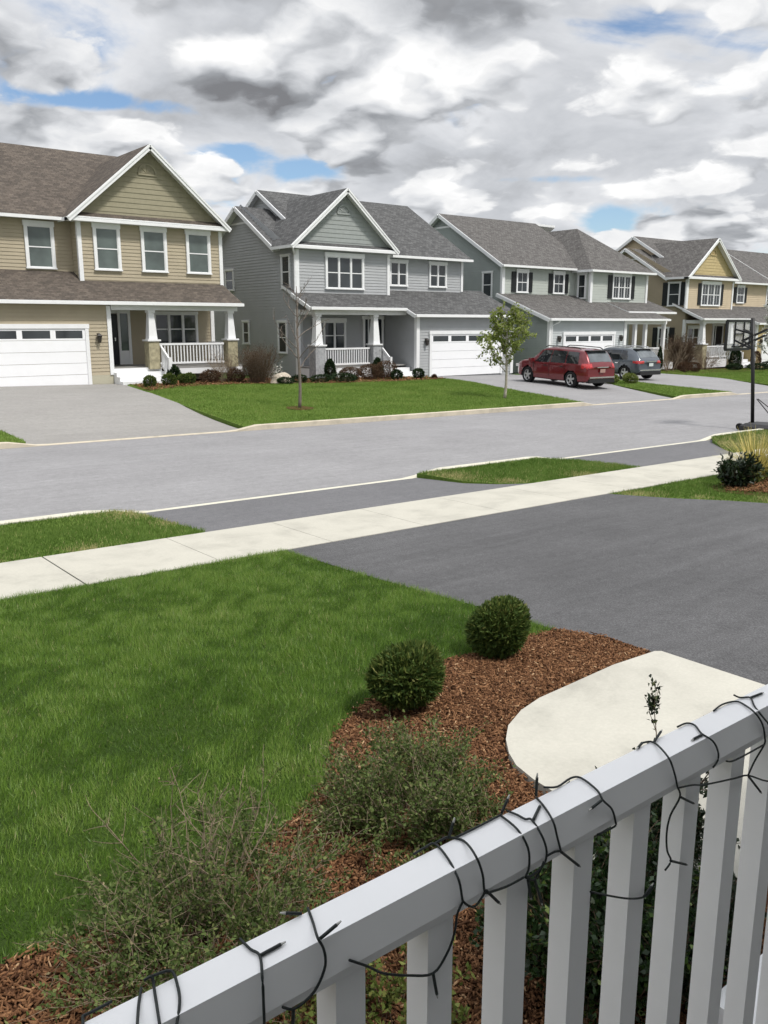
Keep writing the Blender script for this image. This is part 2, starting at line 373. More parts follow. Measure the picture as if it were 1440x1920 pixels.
for a, b_ in zip(JX, JX[1:]):
    g0 = .009 if abs(a - 2.69) < .01 else .0035; g1 = .009 if abs(b_ - 2.69) < .01 else .0035
    a, b_ = a + g0, b_ - g1; nz = .012
    P = lambda x, y, o: (x, y, zl(x, y) + o)
    y0, y1 = 8.19, 9.6
    W.face([P(a, y0, nz), P(b_, y0, nz), P(b_, y1, nz), P(a, y1, nz)])
    for (p, q) in (((a, y0), (b_, y0)), ((b_, y0), (b_, y1)), ((b_, y1), (a, y1)), ((a, y1), (a, y0))):
        W.face([P(*p, -.1), P(*q, -.1), P(*q, nz), P(*p, nz)])
structure(W.build('sidewalk', M['walk']))
VERGES = [[(-40, 9.6), (4.7, 9.6), (4.72, 9.75), (4.5, 11.3), (4.3, 11.62), (-40, 11.62)],
          [(9.9, 11.62), (13.1, 11.62), (13.6, 11.0), (13.8, 9.6), (12.1, 9.58), (10.65, 9.74), (10.3, 10.02), (10.0, 10.5), (9.95, 11.2)],
          [(17.15, 9.6), (17.6, 10.1), (18.9, 11.2), (19.6, 11.62), (60, 11.62), (60, 9.6)]]
for v in VERGES: structure(sheet('verge', v, zl, M['lawnF'], -.004, skirt=.13))
ISL = [(10.95, 8.18), (11.3, 7.3), (11.72, 6.6), (12.0, 5.9), (12.4, 5.2), (12.6, -8), (40, -8), (40, 8.18)]
structure(sheet('lawn', ISL, zl, M['lawnF'], -.002, skirt=.1))
structure(sheet('mulch_bed', [(12.35, 7.2), (12.7, 7.5), (13.3, 7.6), (14.2, 7.5), (15.5, 7.4), (15.5, 5.8), (13.5, 5.75), (12.75, 6.1), (12.35, 6.6)], zl, M['mulch'], .012))
# far side
DA = [(5.55, 20.1), (11.0, 20.1), (11.5, 24.5), (11.99, 28.6), (12.7, 32), (13.0, 33.45), (5.0, 33.45), (5.3, 26), (5.45, 22.5)]
DB = [(25.2, 20.1), (30.8, 20.1), (32.0, 22.3), (33.2, 24.9), (34.6, 27), (34.9, 32.95), (28.85, 32.95), (28.2, 30.5), (26.6, 26)]
DC = [(35.25, 20.1), (40.6, 20.1), (41.6, 21.7), (44, 26), (45.5, 32.6), (38.0, 32.6), (36.9, 29.5), (36.1, 26.1)]
structure(sheet('driveway', DA, zd, M['driveA'], .004))
structure(sheet('driveway', DB, zd, M['driveB'], .004))
structure(sheet('driveway', DC, zd, M['driveB'], .004))
FL = [[(-60, 20.1), (5.5, 20.1), (5.4, 22.5), (5.3, 26), (5.0, 33.4), (-60, 33.4)],
      [(11.05, 20.1), (25.15, 20.1), (26.6, 26), (28.2, 30.5), (28.2, 33), (13.05, 33), (12.7, 32), (11.99, 28.6), (11.5, 24.5)],
      [(30.9, 20.1), (35.2, 20.1), (36.05, 26.1), (36.9, 29.5), (37.5, 33), (35.0, 33), (34.65, 27), (33.25, 24.9), (32.05, 22.3)],
      [(40.7, 20.1), (140, 20.1), (140, 33), (45.6, 33), (44.05, 26), (41.7, 21.7)]]
for p in FL: structure(sheet('lawn', p, zl, M['lawnF'], -.003, skirt=.2))
BEDA = [(12.2, 28.9), (13.88, 30.3), (15.89, 31.1), (18.17, 30.95), (20.62, 30.0), (23.03, 30.1), (25.91, 30.2), (28.17, 30.9), (28.4, 33.2), (28.4, 35.3), (13.0, 35.3), (12.95, 32.2)]
structure(sheet('mulch_bed', BEDA, zl, M['mulch'], .012))
structure(sheet('mulch_bed', [(45.6, 29.0), (50, 29.6), (60, 29.6), (62, 30.2), (62, 34), (46, 34)], zl, M['mulch'], .012))

def kerb(name, x0, x1, y0, y1, front, ups, mat, seglen=.3):
    """long stone along x; front = -1 road on the low-y side; ups: (xa, xb) raised runs"""
    b = MB(); n = max(2, int((x1 - x0) / seglen)); prev = None
    for i in range(n + 1):
        x = x0 + (x1 - x0) * i / n; h = 0
        for a, c in ups:
            t = min(1, max(0, (x - a) / .7)) * min(1, max(0, (c - x) / .7)); h = max(h, t)
        yr = y0 if front < 0 else y1
        base = zr(x, min(max(yr, 11.75), 19.95)); top = base + .022 + h * .115
        cur = [(x, y0, base - .12), (x, y0, top - .012), (x, y0 + .015, top), (x, y1 - .015, top), (x, y1, top - .012), (x, y1, base - .12)]
        if prev:
            for k in range(5): b.face([prev[k], prev[k + 1], cur[k + 1], cur[k]][::-1])
        prev = cur
    return structure(b.build(name, mat))
kerb('kerb', -60, 100, 11.61, 11.76, 1, [(-70, 4.75), (9.75, 13.85), (19.2, 110)], M['kerbn'])
kerb('kerb', -60, 120, 19.94, 20.11, -1, [(-70, 5.75), (10.7, 25.6), (30.6, 35.5), (40.5, 130)], M['kerb'])

# ------------------------------------------------------------------ houses
def clip(poly, z, keep_above):
    out = []
    for i in range(len(poly)):
        a, b = poly[i], poly[(i + 1) % len(poly)]
        ia = (a[1] >= z) == keep_above or abs(a[1] - z) < 1e-9; ib = (b[1] >= z) == keep_above or abs(b[1] - z) < 1e-9
        if ia: out.append(a)
        if ia != ib:
            t = (z - a[1]) / (b[1] - a[1]); out.append((a[0] + (b[0] - a[0]) * t, z))
    return out
def clap(mb, o, d, n, poly, exp=.14, t=.02, z0=None, mi=0):
    """lap siding on a convex wall polygon: o=(x,y) origin, d=(dx,dy) along, n outward normal, poly=[(s,z)]"""
    zmin = min(p[1] for p in poly) if z0 is None else z0; zmax = max(p[1] for p in poly); z = zmin
    while z < zmax - 1e-4:
        q = clip(clip(poly, z, True), z + exp, False)
        if len(q) >= 3:
            P = []
            for s, zz in q:
                off = .002 + t * (1 - (zz - z) / exp)
                P.append((o[0] + d[0] * s + n[0] * off, o[1] + d[1] * s + n[1] * off, zz))
            mb.face(P, mi)
            lo = [p for p in q if abs(p[1] - z) < 1e-6]
            if len(lo) >= 2:
                a, c = min(lo), max(lo)
                f = lambda s, off: (o[0] + d[0] * s + n[0] * off, o[1] + d[1] * s + n[1] * off, z)
                mb.face([f(a[0], 0), f(c[0], 0), f(c[0], .002 + t), f(a[0], .002 + t)], mi)
        z += exp
def roofslab(mb, pts, t=.14):
    """pts: eave start, eave end, then upper points (anticlockwise seen from above); slot 0 shingles, slot 1 trim"""
    p = [Vector(q) for q in pts]; u = (p[1] - p[0]).normalized()
    nrm = (p[1] - p[0]).cross(p[2] - p[0]).normalized()
    if nrm.z < 0: nrm = -nrm
    v = nrm.cross(u)
    uv = [((q - p[0]).dot(u) + p[0].x * .37, (q - p[0]).dot(v)) for q in p]
    mb.face([tuple(q) for q in p], 0, uv)
    lo = [q - Vector((0, 0, t)) for q in p]
    mb.face([tuple(q) for q in reversed(lo)], 1)
    k = len(p)
    for i in range(k): mb.face([tuple(p[i]), tuple(lo[i]), tuple(lo[(i + 1) % k]), tuple(p[(i + 1) % k])], 1)
def window(parent, o, d, n, s0, s1, z0, z1, lights=1, header=.16, cas=.09, rail=True, pane='paneA', grid=0):
    """trim, sashes and panes of one window on a wall; the panes are a child"""
    f = MB(); g = MB()
    def bxw(mb, a, b, lo, hi, p0, p1):
        c = [(o[0] + d[0] * s + n[0] * p, o[1] + d[1] * s + n[1] * p) for s in (a, b) for p in (p0, p1)]
        xs = [q[0] for q in c]; ys = [q[1] for q in c]; mb.box(min(xs), max(xs), min(ys), max(ys), lo, hi)
    bxw(f, s0, s0 + cas, z0, z1 - header, .0, .075); bxw(f, s1 - cas, s1, z0, z1 - header, .0, .075)
    bxw(f, s0 - .03, s1 + .03, z1 - header, z1, .0, .085); bxw(f, s0 - .03, s1 + .03, z0 - .05, z0,   .0, .095)
    w = (s1 - s0 - 2 * cas - (lights - 1) * .07) / lights
    for i in range(lights):
        a = s0 + cas + i * (w + .07)
        if i: bxw(f, a - .07, a, z0, z1 - header, .0, .075)
        bxw(g, a, a + w, z0, z1 - header, .0, .036)
        for e in ((a, a + .028), (a + w - .028, a + w)): bxw(f, *e, z0, z1 - header, .0, .052)
        bxw(f, a + .028, a + w - .028, z0, z0 + .045, .0, .052); bxw(f, a + .028, a + w - .028, z1 - header - .035, z1 - header, .0, .052)
        if rail:
            zm = (z0 + z1 - header) / 2; bxw(f, a + .028, a + w - .028, zm - .022, zm + .022, .0, .054)
        if grid:
            for k in range(1, grid + 1):
                zz = z0 + (z1 - header - z0) * k / (grid + 1); bxw(f, a + .028, a + w - .028, zz - .01, zz + .01, .0, .046)
            sm = a + w / 2; bxw(f, sm - .01, sm + .01, z0 + .045, z1 - header - .035, .0, .045)
    wo = f.build('window', M['white'], parent); g.build('pane', M[pane], wo)
    return wo
def shutters(parent, o, d, n, s0, s1, z0, z1, w=.36, mat='shutter'):
    for a, b_ in ((s0 - w - .02, s0 - .02), (s1 + .02, s1 + w + .02)):
        m_ = MB(); q = [(o[0] + d[0] * s + n[0] * p, o[1] + d[1] * s + n[1] * p) for s in (a, b_) for p in (.0, .05)]
        xs = [k[0] for k in q]; ys = [k[1] for k in q]; m_.box(min(xs), max(xs), min(ys), max(ys), z0, z1)
        k = z0 + .12
        while k < z1 - .12:
            q = [(o[0] + d[0] * s + n[0] * p, o[1] + d[1] * s + n[1] * p) for s in (a + .05, b_ - .05) for p in (.045, .06)]
            xs = [t[0] for t in q]; ys = [t[1] for t in q]; m_.box(min(xs), max(xs), min(ys), max(ys), k, k + .035); k += .07
        m_.build('shutter', M[mat], parent)
def garage_door(parent, x0, x1, y, z0, z1, nwin=4, trim=.14):
    g = MB(); rows = 5; h = (z1 - z0) / rows
    for i in range(rows):
        a, b_ = z0 + i * h + .006, z0 + (i + 1) * h - .006
        if i < rows - 1:
            g.box(x0, x1, y - .03, y + .02, a, b_)
        else:
            w = (x1 - x0) / nwin; g.box(x0, x1, y - .012, y + .02, a, b_)
            for k in range(nwin):
                l, r = x0 + k * w, x0 + (k + 1) * w
                g.box(l, l + .1, y - .03, y - .012, a, b_); g.box(r - .1, r, y - .03, y - .012, a, b_)
                g.box(l + .1, r - .1, y - .03, y - .012, a, a + .06); g.box(l + .1, r - .1, y - .03, y - .012, b_ - .07, b_)
    d_ = g.build('garage_door', M['garage_white'], parent)
    w = (x1 - x0) / nwin; a, b_ = z1 - h + .006, z1 - .006
    for k in range(nwin):
        MB().box(x0 + k * w + .1, x0 + (k + 1) * w - .1, y - .019, y - .0125, a + .06, b_ - .07).build('pane', M['paneD'], d_)
    t = MB(); t.box(x0 - trim, x0 - .004, y - .06, y + .01, z0, z1); t.box(x1 + .004, x1 + trim, y - .06, y + .01, z0, z1)
    t.box(x0 - trim - .03, x1 + trim + .03, y - .07, y + .01, z1 + .003, z1 + trim + .03); t.build('garage_door_trim', M['white'], parent)
def column(parent, cx, cy, zf, zcap, ztop, wp=.6, stone='stoneA', w0=.40, w1=.24):
    b = MB(); b.box(cx - wp / 2, cx + wp / 2, cy - wp / 2, cy + wp / 2, zf, zcap); b.build('porch_pier', M[stone], parent)
    b = MB(); b.box(cx - wp / 2 - .05, cx + wp / 2 + .05, cy - wp / 2 - .05, cy + wp / 2 + .05, zcap + .002, zcap + .07)
    b.frustum(cx, cy, zcap + .072, ztop - .1, w0, w0, w1, w1); b.box(cx - w1 / 2 - .04, cx + w1 / 2 + .04, cy - w1 / 2 - .04, cy + w1 / 2 + .04, ztop - .098, ztop - .004)
    b.build('porch_column', M['white'], parent)
def railing(parent, x0, x1, y, z0, z1, along='x', mat='white', step=.135):
    b = MB()
    def bb(a, c, lo, hi, w):
        if along == 'x': b.box(a, c, y - w / 2, y + w / 2, lo, hi)
        else: b.box(y - w / 2, y + w / 2, a, c, lo, hi)
    bb(x0, x1, z1 - .08, z1, .08); bb(x0, x1, z0, z0 + .08, .07)
    n = int((x1 - x0) / step)
    for i in range(1, n):
        c = x0 + (x1 - x0) * i / n; bb(c - .022, c + .022, z0 + .08, z1 - .08, .044)
    return b.build('porch_railing', M[mat], parent)
def slanted_rail(parent, x, y0, z0, y1, z1, hgt=.85):
    b = MB(); b.bar((x, y0, z0 + hgt), (x, y1, z1 + hgt), .07, .08); b.bar((x, y0, z0 + .12), (x, y1, z1 + .12), .06, .06)
    for i in range(1, 6):
        t = i / 6; y = y0 + (y1 - y0) * t; z = z0 + (z1 - z0) * t; b.box(x - .02, x + .02, y - .02, y + .02, z + .14, z + hgt - .03)
    b.box(x - .06, x + .06, y1 - .06, y1 + .06, z1 - .02, z1 + hgt + .1)
    return b.build('stair_railing', M['white'], parent)
def lantern(parent, x, y, z):
    b = MB(); b.box(x - .05, x + .05, y - .03, y, z - .02, z + .16); b.frustum(x, y - .12, z - .2, z + .06, .09, .09, .16, .16); b.frustum(x, y - .12, z + .062, z + .16, .2, .2, .04, .04)
    b.bar((x, y - .01, z + .15), (x, y - .12, z + .15), .025); return b.build('wall_lantern', M['lamp'], parent)
def gable_vent(parent, x, y, z, r=.42, mat='white', fill='shkA'):
    b = MB(); n = 14
    for i in range(n):
        a0, a1 = PI * i / n, PI * (i + 1) / n
        q = lambda rr, a, yy: (x + rr * math.cos(a), yy, z + rr * math.sin(a))
        for yy, r0, r1 in ((y - .05, r - .07, r),):
            b.face([q(r0, a0, yy), q(r1, a0, yy), q(r1, a1, yy), q(r0, a1, yy)]); b.face([q(r1, a0, yy), q(r1, a0, y), q(r1, a1, y), q(r1, a1, yy)])
        b.face([q(r - .07, a1, yy), q(r - .07, a1, y), q(r - .07, a0, y), q(r - .07, a0, yy)])
    b.box(x - r, x + r, y - .06, y, z - .07, z - .002)
    for k in (1, 2, 3): 
        a = PI * k / 4; b.bar((x + .06 * math.cos(a), y - .02, z + .06 * math.sin(a)), (x + (r - .06) * math.cos(a), y - .02, z + (r - .06) * math.sin(a)), .03, .03, (0, 1, 0))
    return b.build('gable_vent', M[fill], parent)
def rake(parent, x0, z0, xa, za, x1, z1, y, w=.19, mat='white'):
    """white rake boards on a street-facing gable"""
    for a, c in (((x0, y, z0), (xa, y, za)), ((x1, y, z1), (xa, y, za))):
        b = MB(); a = Vector(a); c = Vector(c); dz = Vector((0, 0, -w / 2 - .02))
        b.bar(a + dz, c + dz, .05, w, (0, 0, 1)); b.bar(a + Vector((0, -.035, -.05)), c + Vector((0, -.035, -.05)), .03, .07, (0, 0, 1)); b.build('rake_board', M[mat], parent)
def gutter(parent, x0, x1, y, z, h=.13):
    return MB().box(x0, x1, y - .1, y, z - h, z - .01).build('gutter', M['white'], parent)
def cboard(parent, x0, x1, y0, y1, z0, z1): return MB().box(x0, x1, y0, y1, z0, z1).build('corner_board', M['white'], parent)

# ---- house A: beige, brown roof
def house_a():
    hz = -2.34; h = house('beige_house', (12, 35, hz), 'beige two storey house with brown shingle roof and olive gable, nearest house across the road', 'house', 'houses across the road')
    F = (1, 0); S = (0, -1)
    w = MB()
    for b in ((5, 18.5, 36.1, 47, -2.5, 4.0), (5, 12.72, 33.52, 36.1, -1.95, .80), (12.25, 18.45, 35.02, 40, 1.5, 4.1), (5, 12.25, 35.82, 36.1, 1.6, 4.0)): w.box(*b)
    clap(w, (5, 33.52), F, S, [(0, -1.95), (7.72, -1.95), (7.72, .80), (0, .80)])
    
    clap(w, (12.72, 36.1), F, S, [(0, -1.75), (5.78, -1.75), (5.78, .75), (0, .75)])
    clap(w, (12.25, 35.02), F, S, [(0, 1.6), (6.2, 1.6), (6.2, 4.05), (0, 4.05)])
    clap(w, (5, 35.82), F, S, [(0, 1.9), (7.25, 1.9), (7.25, 4.0), (0, 4.0)])
    clap(w, (12.25, 35.8), (0, -1), (-1, 0), [(0, 1.8), (.78, 1.8), (.78, 4.0), (0, 4.0)])
    clap(w, (18.5, 36.1), (0, 1), (1, 0), [(0, -2.4), (10.9, -2.4), (10.9, 4.0), (0, 4.0)])
    w.build('wall', M['sidA'], h)
    g = MB(); g.face([(12.0, 35.03, 4.2), (18.5, 35.03, 4.2), (15.25, 35.03, 6.9)])
    clap(g, (0, 35.0), F, S, [(11.98, 4.2), (18.52, 4.2), (15.25, 6.92)], .2, .018)
    g.build('gable', M['shkA'], h)
    MB().box(5, 12.73, 33.5, 33.6, -2.5, -1.95).build('foundation', M['found'], h)
    # roofs
    r = MB(); ov = 34.6; ex0, ex1, xa, ze, za = 11.76, 18.74, 15.25, 4.07, 7.07
    roofslab(r, [(3, 35.4, 4.1), (18.85, 35.4, 4.1), (18.85, 41.0, 7.63), (3, 41.0, 7.63)])
    roofslab(r, [(18.85, 46.6, 4.1), (3, 46.6, 4.1), (3, 41.0, 7.63), (18.85, 41.0, 7.63)])
    roofslab(r, [(ex0, 41, ze), (ex0, ov, ze), (xa, ov, za), (xa, 41, za)])
    roofslab(r, [(ex1, ov, ze), (ex1, 41, ze), (xa, 41, za), (xa, ov, za)])
    roofslab(r, [(3, 33.2, .87), (18.45, 33.2, .87), (18.5, 36.15, 2.23), (3, 36.15, 2.23)])
    roofslab(r, [(ex0 + .1, 34.62, 4.11), (ex1 - .1, 34.62, 4.11), (ex1 - .35, 35.01, 4.31), (ex0 + .35, 35.01, 4.31)], .05)
    r.build('roof', [M['rfA'], M['white']], h)
    MB().face([(18.45, 35.4, 3.95), (18.45, 46.6, 3.95), (18.45, 41, 7.5)]) 
    g2 = MB(); g2.face([(18.5, 35.5, 4.0), (18.5, 46.5, 4.0), (18.5, 41, 7.45)]); g2.build('gable', M['sidA'], h)
    rake(h, ex0, ze, xa, za, ex1, ze, ov - .03)
    gutter(h, 3, 18.47, 33.2, .87); gutter(h, 3, 11.9, 35.4, 4.1)
    MB().box(ex0, ex1, 34.6, 35.0, 3.93, 4.05).build('eave_board', M['white'], h)
    cboard(h, 12.2, 12.36, 34.97, 35.12, 1.6, 4.0); cboard(h, 18.36, 18.52, 34.97, 35.12, 1.65, 4.0)
    cboard(h, 12.60, 12.76, 33.46, 33.64, -1.95, .7)
    cboard(h, 18.36, 18.53, 36.03, 36.2, -1.75, .7)
    for s in ((12.82, 13.92), (14.8, 15.92), (16.8, 17.93)): window(h, (0, 35.0), F, S, s[0], s[1], 2.16, 3.95, 1, .2, .11, pane='paneA')
    window(h, (0, 35.8), F, S, 10.42, 11.55, 2.18, 3.94, 1, .2, .11, pane='paneA')
    window(h, (0, 36.08), F, S, 15.62, 17.7, -.85, .55, 3, .12, .09, pane='paneD', grid=0)
    garage_door(h, 6.85, 11.7, 33.5, -2.33, -.16)
    lantern(h, 12.22, 33.5, -.5)
    gable_vent(h, 15.25, 35.0, 5.98, .4, fill='shkA')
    # porch
    bx('porch_floor', M['deck'], h, 12.78, 18.5, 33.55, 36.08, -1.78, -1.7)
    bx('porch_skirt', M['white'], h, 14.9, 18.5, 33.52, 33.6, -2.02, -1.79)
    bx('porch_beam', M['white'], h, 12.78, 18.3, 33.42, 33.66, .55, .76)
    bx('porch_ceiling', M['white'], h, 12.78, 18.3, 33.7, 36.05, .74, .77)
    column(h, 14.42, 33.56, -1.78, -.67, .55, .46, 'stoneA', .36, .22); column(h, 17.98, 33.56, -1.78, -.67, .55, .46, 'stoneA', .36, .22)
    railing(h, 14.68, 17.65, 33.56, -1.6, -.76); railing(h, 33.85, 36.0, 18.2, -1.6, -.76, 'y')
    st = MB()
    for k, (y0, z) in enumerate(((33.2, -1.87), (32.9, -2.03), (32.6, -2.19))): st.box(12.74, 14.75, y0, 33.52, z - .16, z)
    st.box(12.74, 14.75, 33.5, 33.56, -2.4, -1.72)
    st.build('steps', M['white'], h); slanted_rail(h, 14.72, 33.4, -1.72, 32.6, -2.25)
    d_ = bx('door', M['blackdoor'], h, 13.1, 13.98, 36.02, 36.1, -1.68, .42)
    MB().box(13.82, 13.87, 35.97, 36.02, -.7, -.55).build('handle', M['chrome'], d_)
    s_ = MB(); s_.box(13.99, 14.09, 35.96, 36.07, -1.68, .45); s_.box(14.43, 14.55, 35.96, 36.07, -1.68, .45); s_.box(13.1, 14.55, 35.96, 36.07, .45, .6); s_.box(14.09, 14.43, 35.98, 36.07, -1.68, -1.1)
    so = s_.build('sidelight', M['white'], h); MB().box(14.09, 14.43, 36.0, 36.06, -1.1, .45).build('pane', M['paneA'], so)
house_a()

# ---- house type of B and D: side wing gable, street bay with gable, porch, projecting garage
def house_b(name, label, X, Z, mats, base, opt):
    """X(x), Z(z) carry the plan of the grey house to another lot"""
    h = house(name, (X(27), 35, base), label, 'house', 'houses across the road')
    F = (1, 0); S = (0, -1); sid, shk, rf, stone, lef, gar = mats
    xl, xb, xr, xg = X(22.35), X(27.85), X(33.5), X(34.9); z = Z
    w = MB(); zb = base - .15
    w.box(xl, xr, 35.62, 46, zb, z(3.45)); w.box(xl, xb, 35.02, 35.62, z(1.2), z(3.5))
    wl = MB(); wl.box(xl - .004, xl + .3, 35.01, 45.0, zb, z(3.5))
    clap(wl, (xl - .004, 45.0), (0, -1), (-1, 0), [(0, base), (9.98, base), (9.98, z(3.5)), (0, z(3.5))])
    clap(wl, (xl - .004, 45.0), (0, -1), (-1, 0), [(0, z(3.5)), (9.8, z(3.5)), (9.8, z(3.52)), (9.0, z(3.55)), (4.9, z(5.85)), (.2, z(3.5))], z0=z(3.5))
    wl.box(xl, xl + .2, 39.9, 40.1, z(3.4), z(5.6)); wl.face([(xl, 35.4, z(3.5)), (xl, 44.8, z(3.5)), (xl, 40.1, z(5.9))])
    wl.build('wall', M[lef], h)
    clap(w, (0, 35.02), F, S, [(xl, z(1.3)), (xb, z(1.3)), (xb, z(3.45)), (xl, z(3.45))])
    clap(w, (0, 35.62), F, S, [(xb, z(1.7)), (xr, z(1.7)), (xr, z(3.4)), (xb, z(3.4))])
    clap(w, (0, 35.62), F, S, [(xl, z(-2.0)), (X(28.05), z(-2.0)), (X(28.05), z(.75)), (xl, z(.75))])
    xw = X(24.0); w.box(xw, X(24.3), 36.6, 45.5, z(3.4), z(4.5)); w.face([(xw, 35.4, z(3.5)), (xw, 46.2, z(3.5)), (xw, 40.8, z(6.7))])
    clap(w, (xw, 46), (0, -1), (-1, 0), [(0, z(3.5)), (10.6, z(3.5)), (5.2, z(6.68))])
    w.face([(xr, 35.4, z(3.4)), (xr, 46.2, z(3.4)), (xr, 40.8, z(6.7))])
    w.build('wall', M[sid], h)
    gw = MB(); gw.box(X(28.05), xg, 33.02, 35.9, zb, z(.4))
    clap(gw, (0, 33.02), F, S, [(X(28.05), z(-2.5)), (xg, z(-2.5)), (xg, z(.42)), (X(28.05), z(.42))])
    clap(gw, (X(28.05), 35.6), (0, -1), (-1, 0), [(0, z(-2.4)), (2.58, z(-2.4)), (2.58, z(.45)), (0, z(.9))])
    gw.box(X(28.06), X(28.3), 33.6, 35.6, z(.4), z(.75))
    gw.build('garage_wall', M[gar], h)
    g = MB(); xa = X(25.06); e0, e1 = X(21.88), X(28.2)
    g.face([(X(22.1), 35.03, z(3.6)), (X(28.0), 35.03, z(3.6)), (xa, 35.03, z(6.1))])
    clap(g, (0, 35.0), F, S, [(X(22.08), z(3.65)), (X(28.02), z(3.65)), (xa, z(6.13))], .2, .018); g.build('gable', M[shk], h)
    r = MB(); ov = 34.65
    # main roof
    x0, x1 = X(23.72), X(33.85)
    roofslab(r, [(x0, 35.2, z(3.45)), (x1, 35.2, z(3.45)), (x1, 40.8, z(6.8)), (x0, 40.8, z(6.8))])
    roofslab(r, [(x1, 46.4, z(3.45)), (x0, 46.4, z(3.45)), (x0, 40.8, z(6.8)), (x1, 40.8, z(6.8))])
    # lower wing with its gable to the side
    a0, a1 = X(22.0), X(26.5)
    roofslab(r, [(a0, 36.4, z(3.56)), (a1, 36.4, z(3.56)), (a1, 40.1, z(5.8)), (a0, 40.1, z(5.8))])
    roofslab(r, [(a1, 43.9, z(3.5)), (a0, 43.9, z(3.5)), (a0, 40.1, z(5.8)), (a1, 40.1, z(5.8))])
    # bay
    roofslab(r, [(e0, 36.45, z(3.58)), (e0, ov, z(3.58)), (xa, ov, z(6.3)), (xa, 40.8, z(6.3))])
    roofslab(r, [(e1, ov, z(3.58)), (e1, 40.5, z(3.58)), (xa, 40.5, z(6.3)), (xa, ov, z(6.3))])
    roofslab(r, [(e0 + .1, ov + .02, z(3.6)), (e1 - .1, ov + .02, z(3.6)), (e1 - .35, 35.01, z(3.78)), (e0 + .35, 35.01, z(3.78))], .05)
    # lower roof: porch part and the garage part that reaches further out
    s = .425; zz = lambda y: z(.48) + s * (y - 32.7)
    p0, p1, p2 = X(22.05), X(27.7), X(35.2)
    roofslab(r, [(p0, 33.42, zz(33.42)), (p1, 33.42, zz(33.42)), (p1, 35.9, zz(35.9)), (p0, 35.9, zz(35.9))])
    roofslab(r, [(p1, 32.7, zz(32.7)), (p2, 32.7, zz(32.7)), (p2, 35.9, zz(35.9)), (p1, 35.9, zz(35.9))])
    r.build('roof', [M[rf], M['white']], h)
    rake(h, e0, z(3.58), xa, z(6.3), e1, z(3.58), ov - .03)
    MB().box(e0, e1, 34.62, 35.0, z(3.44), z(3.56)).build('eave_board', M['white'], h)
    for ya, yb, zA, zB, xx in ((36.4, 40.1, 3.56, 5.8, a0), (43.9, 40.1, 3.5, 5.8, a0), (35.9, 40.8, 3.87, 6.8, x0), (45.6, 40.8, 3.92, 6.8, x0)):
        b = MB(); b.bar((xx - .03, ya, z(zA) - .12), (xx - .03, yb, z(zB) - .12), .05, .19, (0, 0, 1)); b.build('rake_board', M['white'], h)
    b = MB(); b.box(xl - .02, xl + .05, 39.1, 41.1, z(4.95), z(5.06)); b.build('gable_trim', M['white'], h)
    gutter(h, p0, p1, 33.42, zz(33.42)); gutter(h, p1, p2, 32.7, zz(32.7)); gutter(h, e1, x1, 35.2, z(3.45))
    b = MB(); b.bar((p0 - .03, 33.42, zz(33.42) - .1), (p0 - .03, 35.0, zz(35.0) - .1), .05, .17); b.build('rake_board', M['white'], h)
    b = MB(); b.bar((p1 - .03, 32.7, zz(32.7) - .1), (p1 - .03, 33.42, zz(33.42) - .1), .05, .17); b.build('rake_board', M['white'], h)
    cboard(h, xl - .06, xl + .12, 34.96, 35.14, z(1.3), z(3.42)); cboard(h, xb - .12, xb + .04, 34.96, 35.1, z(1.4), z(3.42))
    cboard(h, xr - .12, xr + .03, 35.56, 35.75, z(1.75), z(3.4)); cboard(h, xl - .06, xl + .12, 34.96, 35.14, base, z(.7))
    cboard(h, X(28.0), X(28.2), 32.96, 33.15, base, z(.4)); cboard(h, xg - .15, xg + .05, 32.96, 33.15, base, z(.4))
    b = MB(); b.tube([(xl - .35, 34.75, z(3.45)), (xl - .3, 34.78, z(3.35)), (xl - .09, 35.0, z(3.15)), (xl - .09, 35.03, z(1.4))], .05, 6); b.build('downspout', M['white'], h)
    gable_vent(h, xa, 35.0, z(5.2), .38, fill=shk)
    pn = opt['pane']
    window(h, (0, 35.0), F, S, X(23.95), X(26.25), z(1.7), z(3.36), 3, .2, .11, pane=pn, grid=opt['grid'])
    for a, c in opt['right']: window(h, (0, 35.6), F, S, X(a), X(c), z(1.97), z(3.27), opt['rl'], .16, .09, pane='paneD', grid=opt['grid'])
    if opt['shut']:
        shutters(h, (0, 35.0), F, S, X(23.95), X(26.25), z(1.72), z(3.2))
        for a, c in opt['right']: shutters(h, (0, 35.6), F, S, X(a), X(c), z(1.97), z(3.1))
    L = (0, -1); NL = (-1, 0)
    for y0, y1, zA, zB in opt['left']:
        window(h, (xl, 0), (0, 1), NL, y0, y1, z(zA), z(zB), 1, .1, .09, pane='paneD')
        if opt['shut']: shutters(h, (xl, 0), (0, 1), NL, y0, y1, z(zA), z(zB - .05), .42)
    window(h, (0, 35.6), F, S, X(23.55), X(25.55), z(-1.2), z(.3), 3, .2, .09, pane='paneD')
    d_ = MB(); d_.box(X(26.6), X(26.72), 35.5, 35.6, z(-1.95), z(.25)); d_.box(X(27.8), X(27.92), 35.5, 35.6, z(-1.95), z(.25)); d_.box(X(26.55), X(27.97), 35.5, 35.6, z(.25), z(.42)); d_.box(X(26.93), X(27.0), 35.53, 35.6, z(-1.95), z(.25))
    do = d_.build('door_frame', M['white'], h); bx('door', M['blackdoor'], h, X(27.0), X(27.8), 35.54, 35.59, z(-1.95), z(.25)); MB().box(X(26.72), X(26.93), 35.56, 35.58, z(-1.95), z(.25)).build('pane', M['paneD'], do)
    garage_door(h, X(29.0), X(33.95), 33.0, base + .02, z(-.5))
    lantern(h, X(28.62), 33.0, z(-.85))
    # porch
    bx('porch_floor', M['deck'], h, xl, X(28.0), 33.75, 35.58, z(-2.03), z(-1.97))
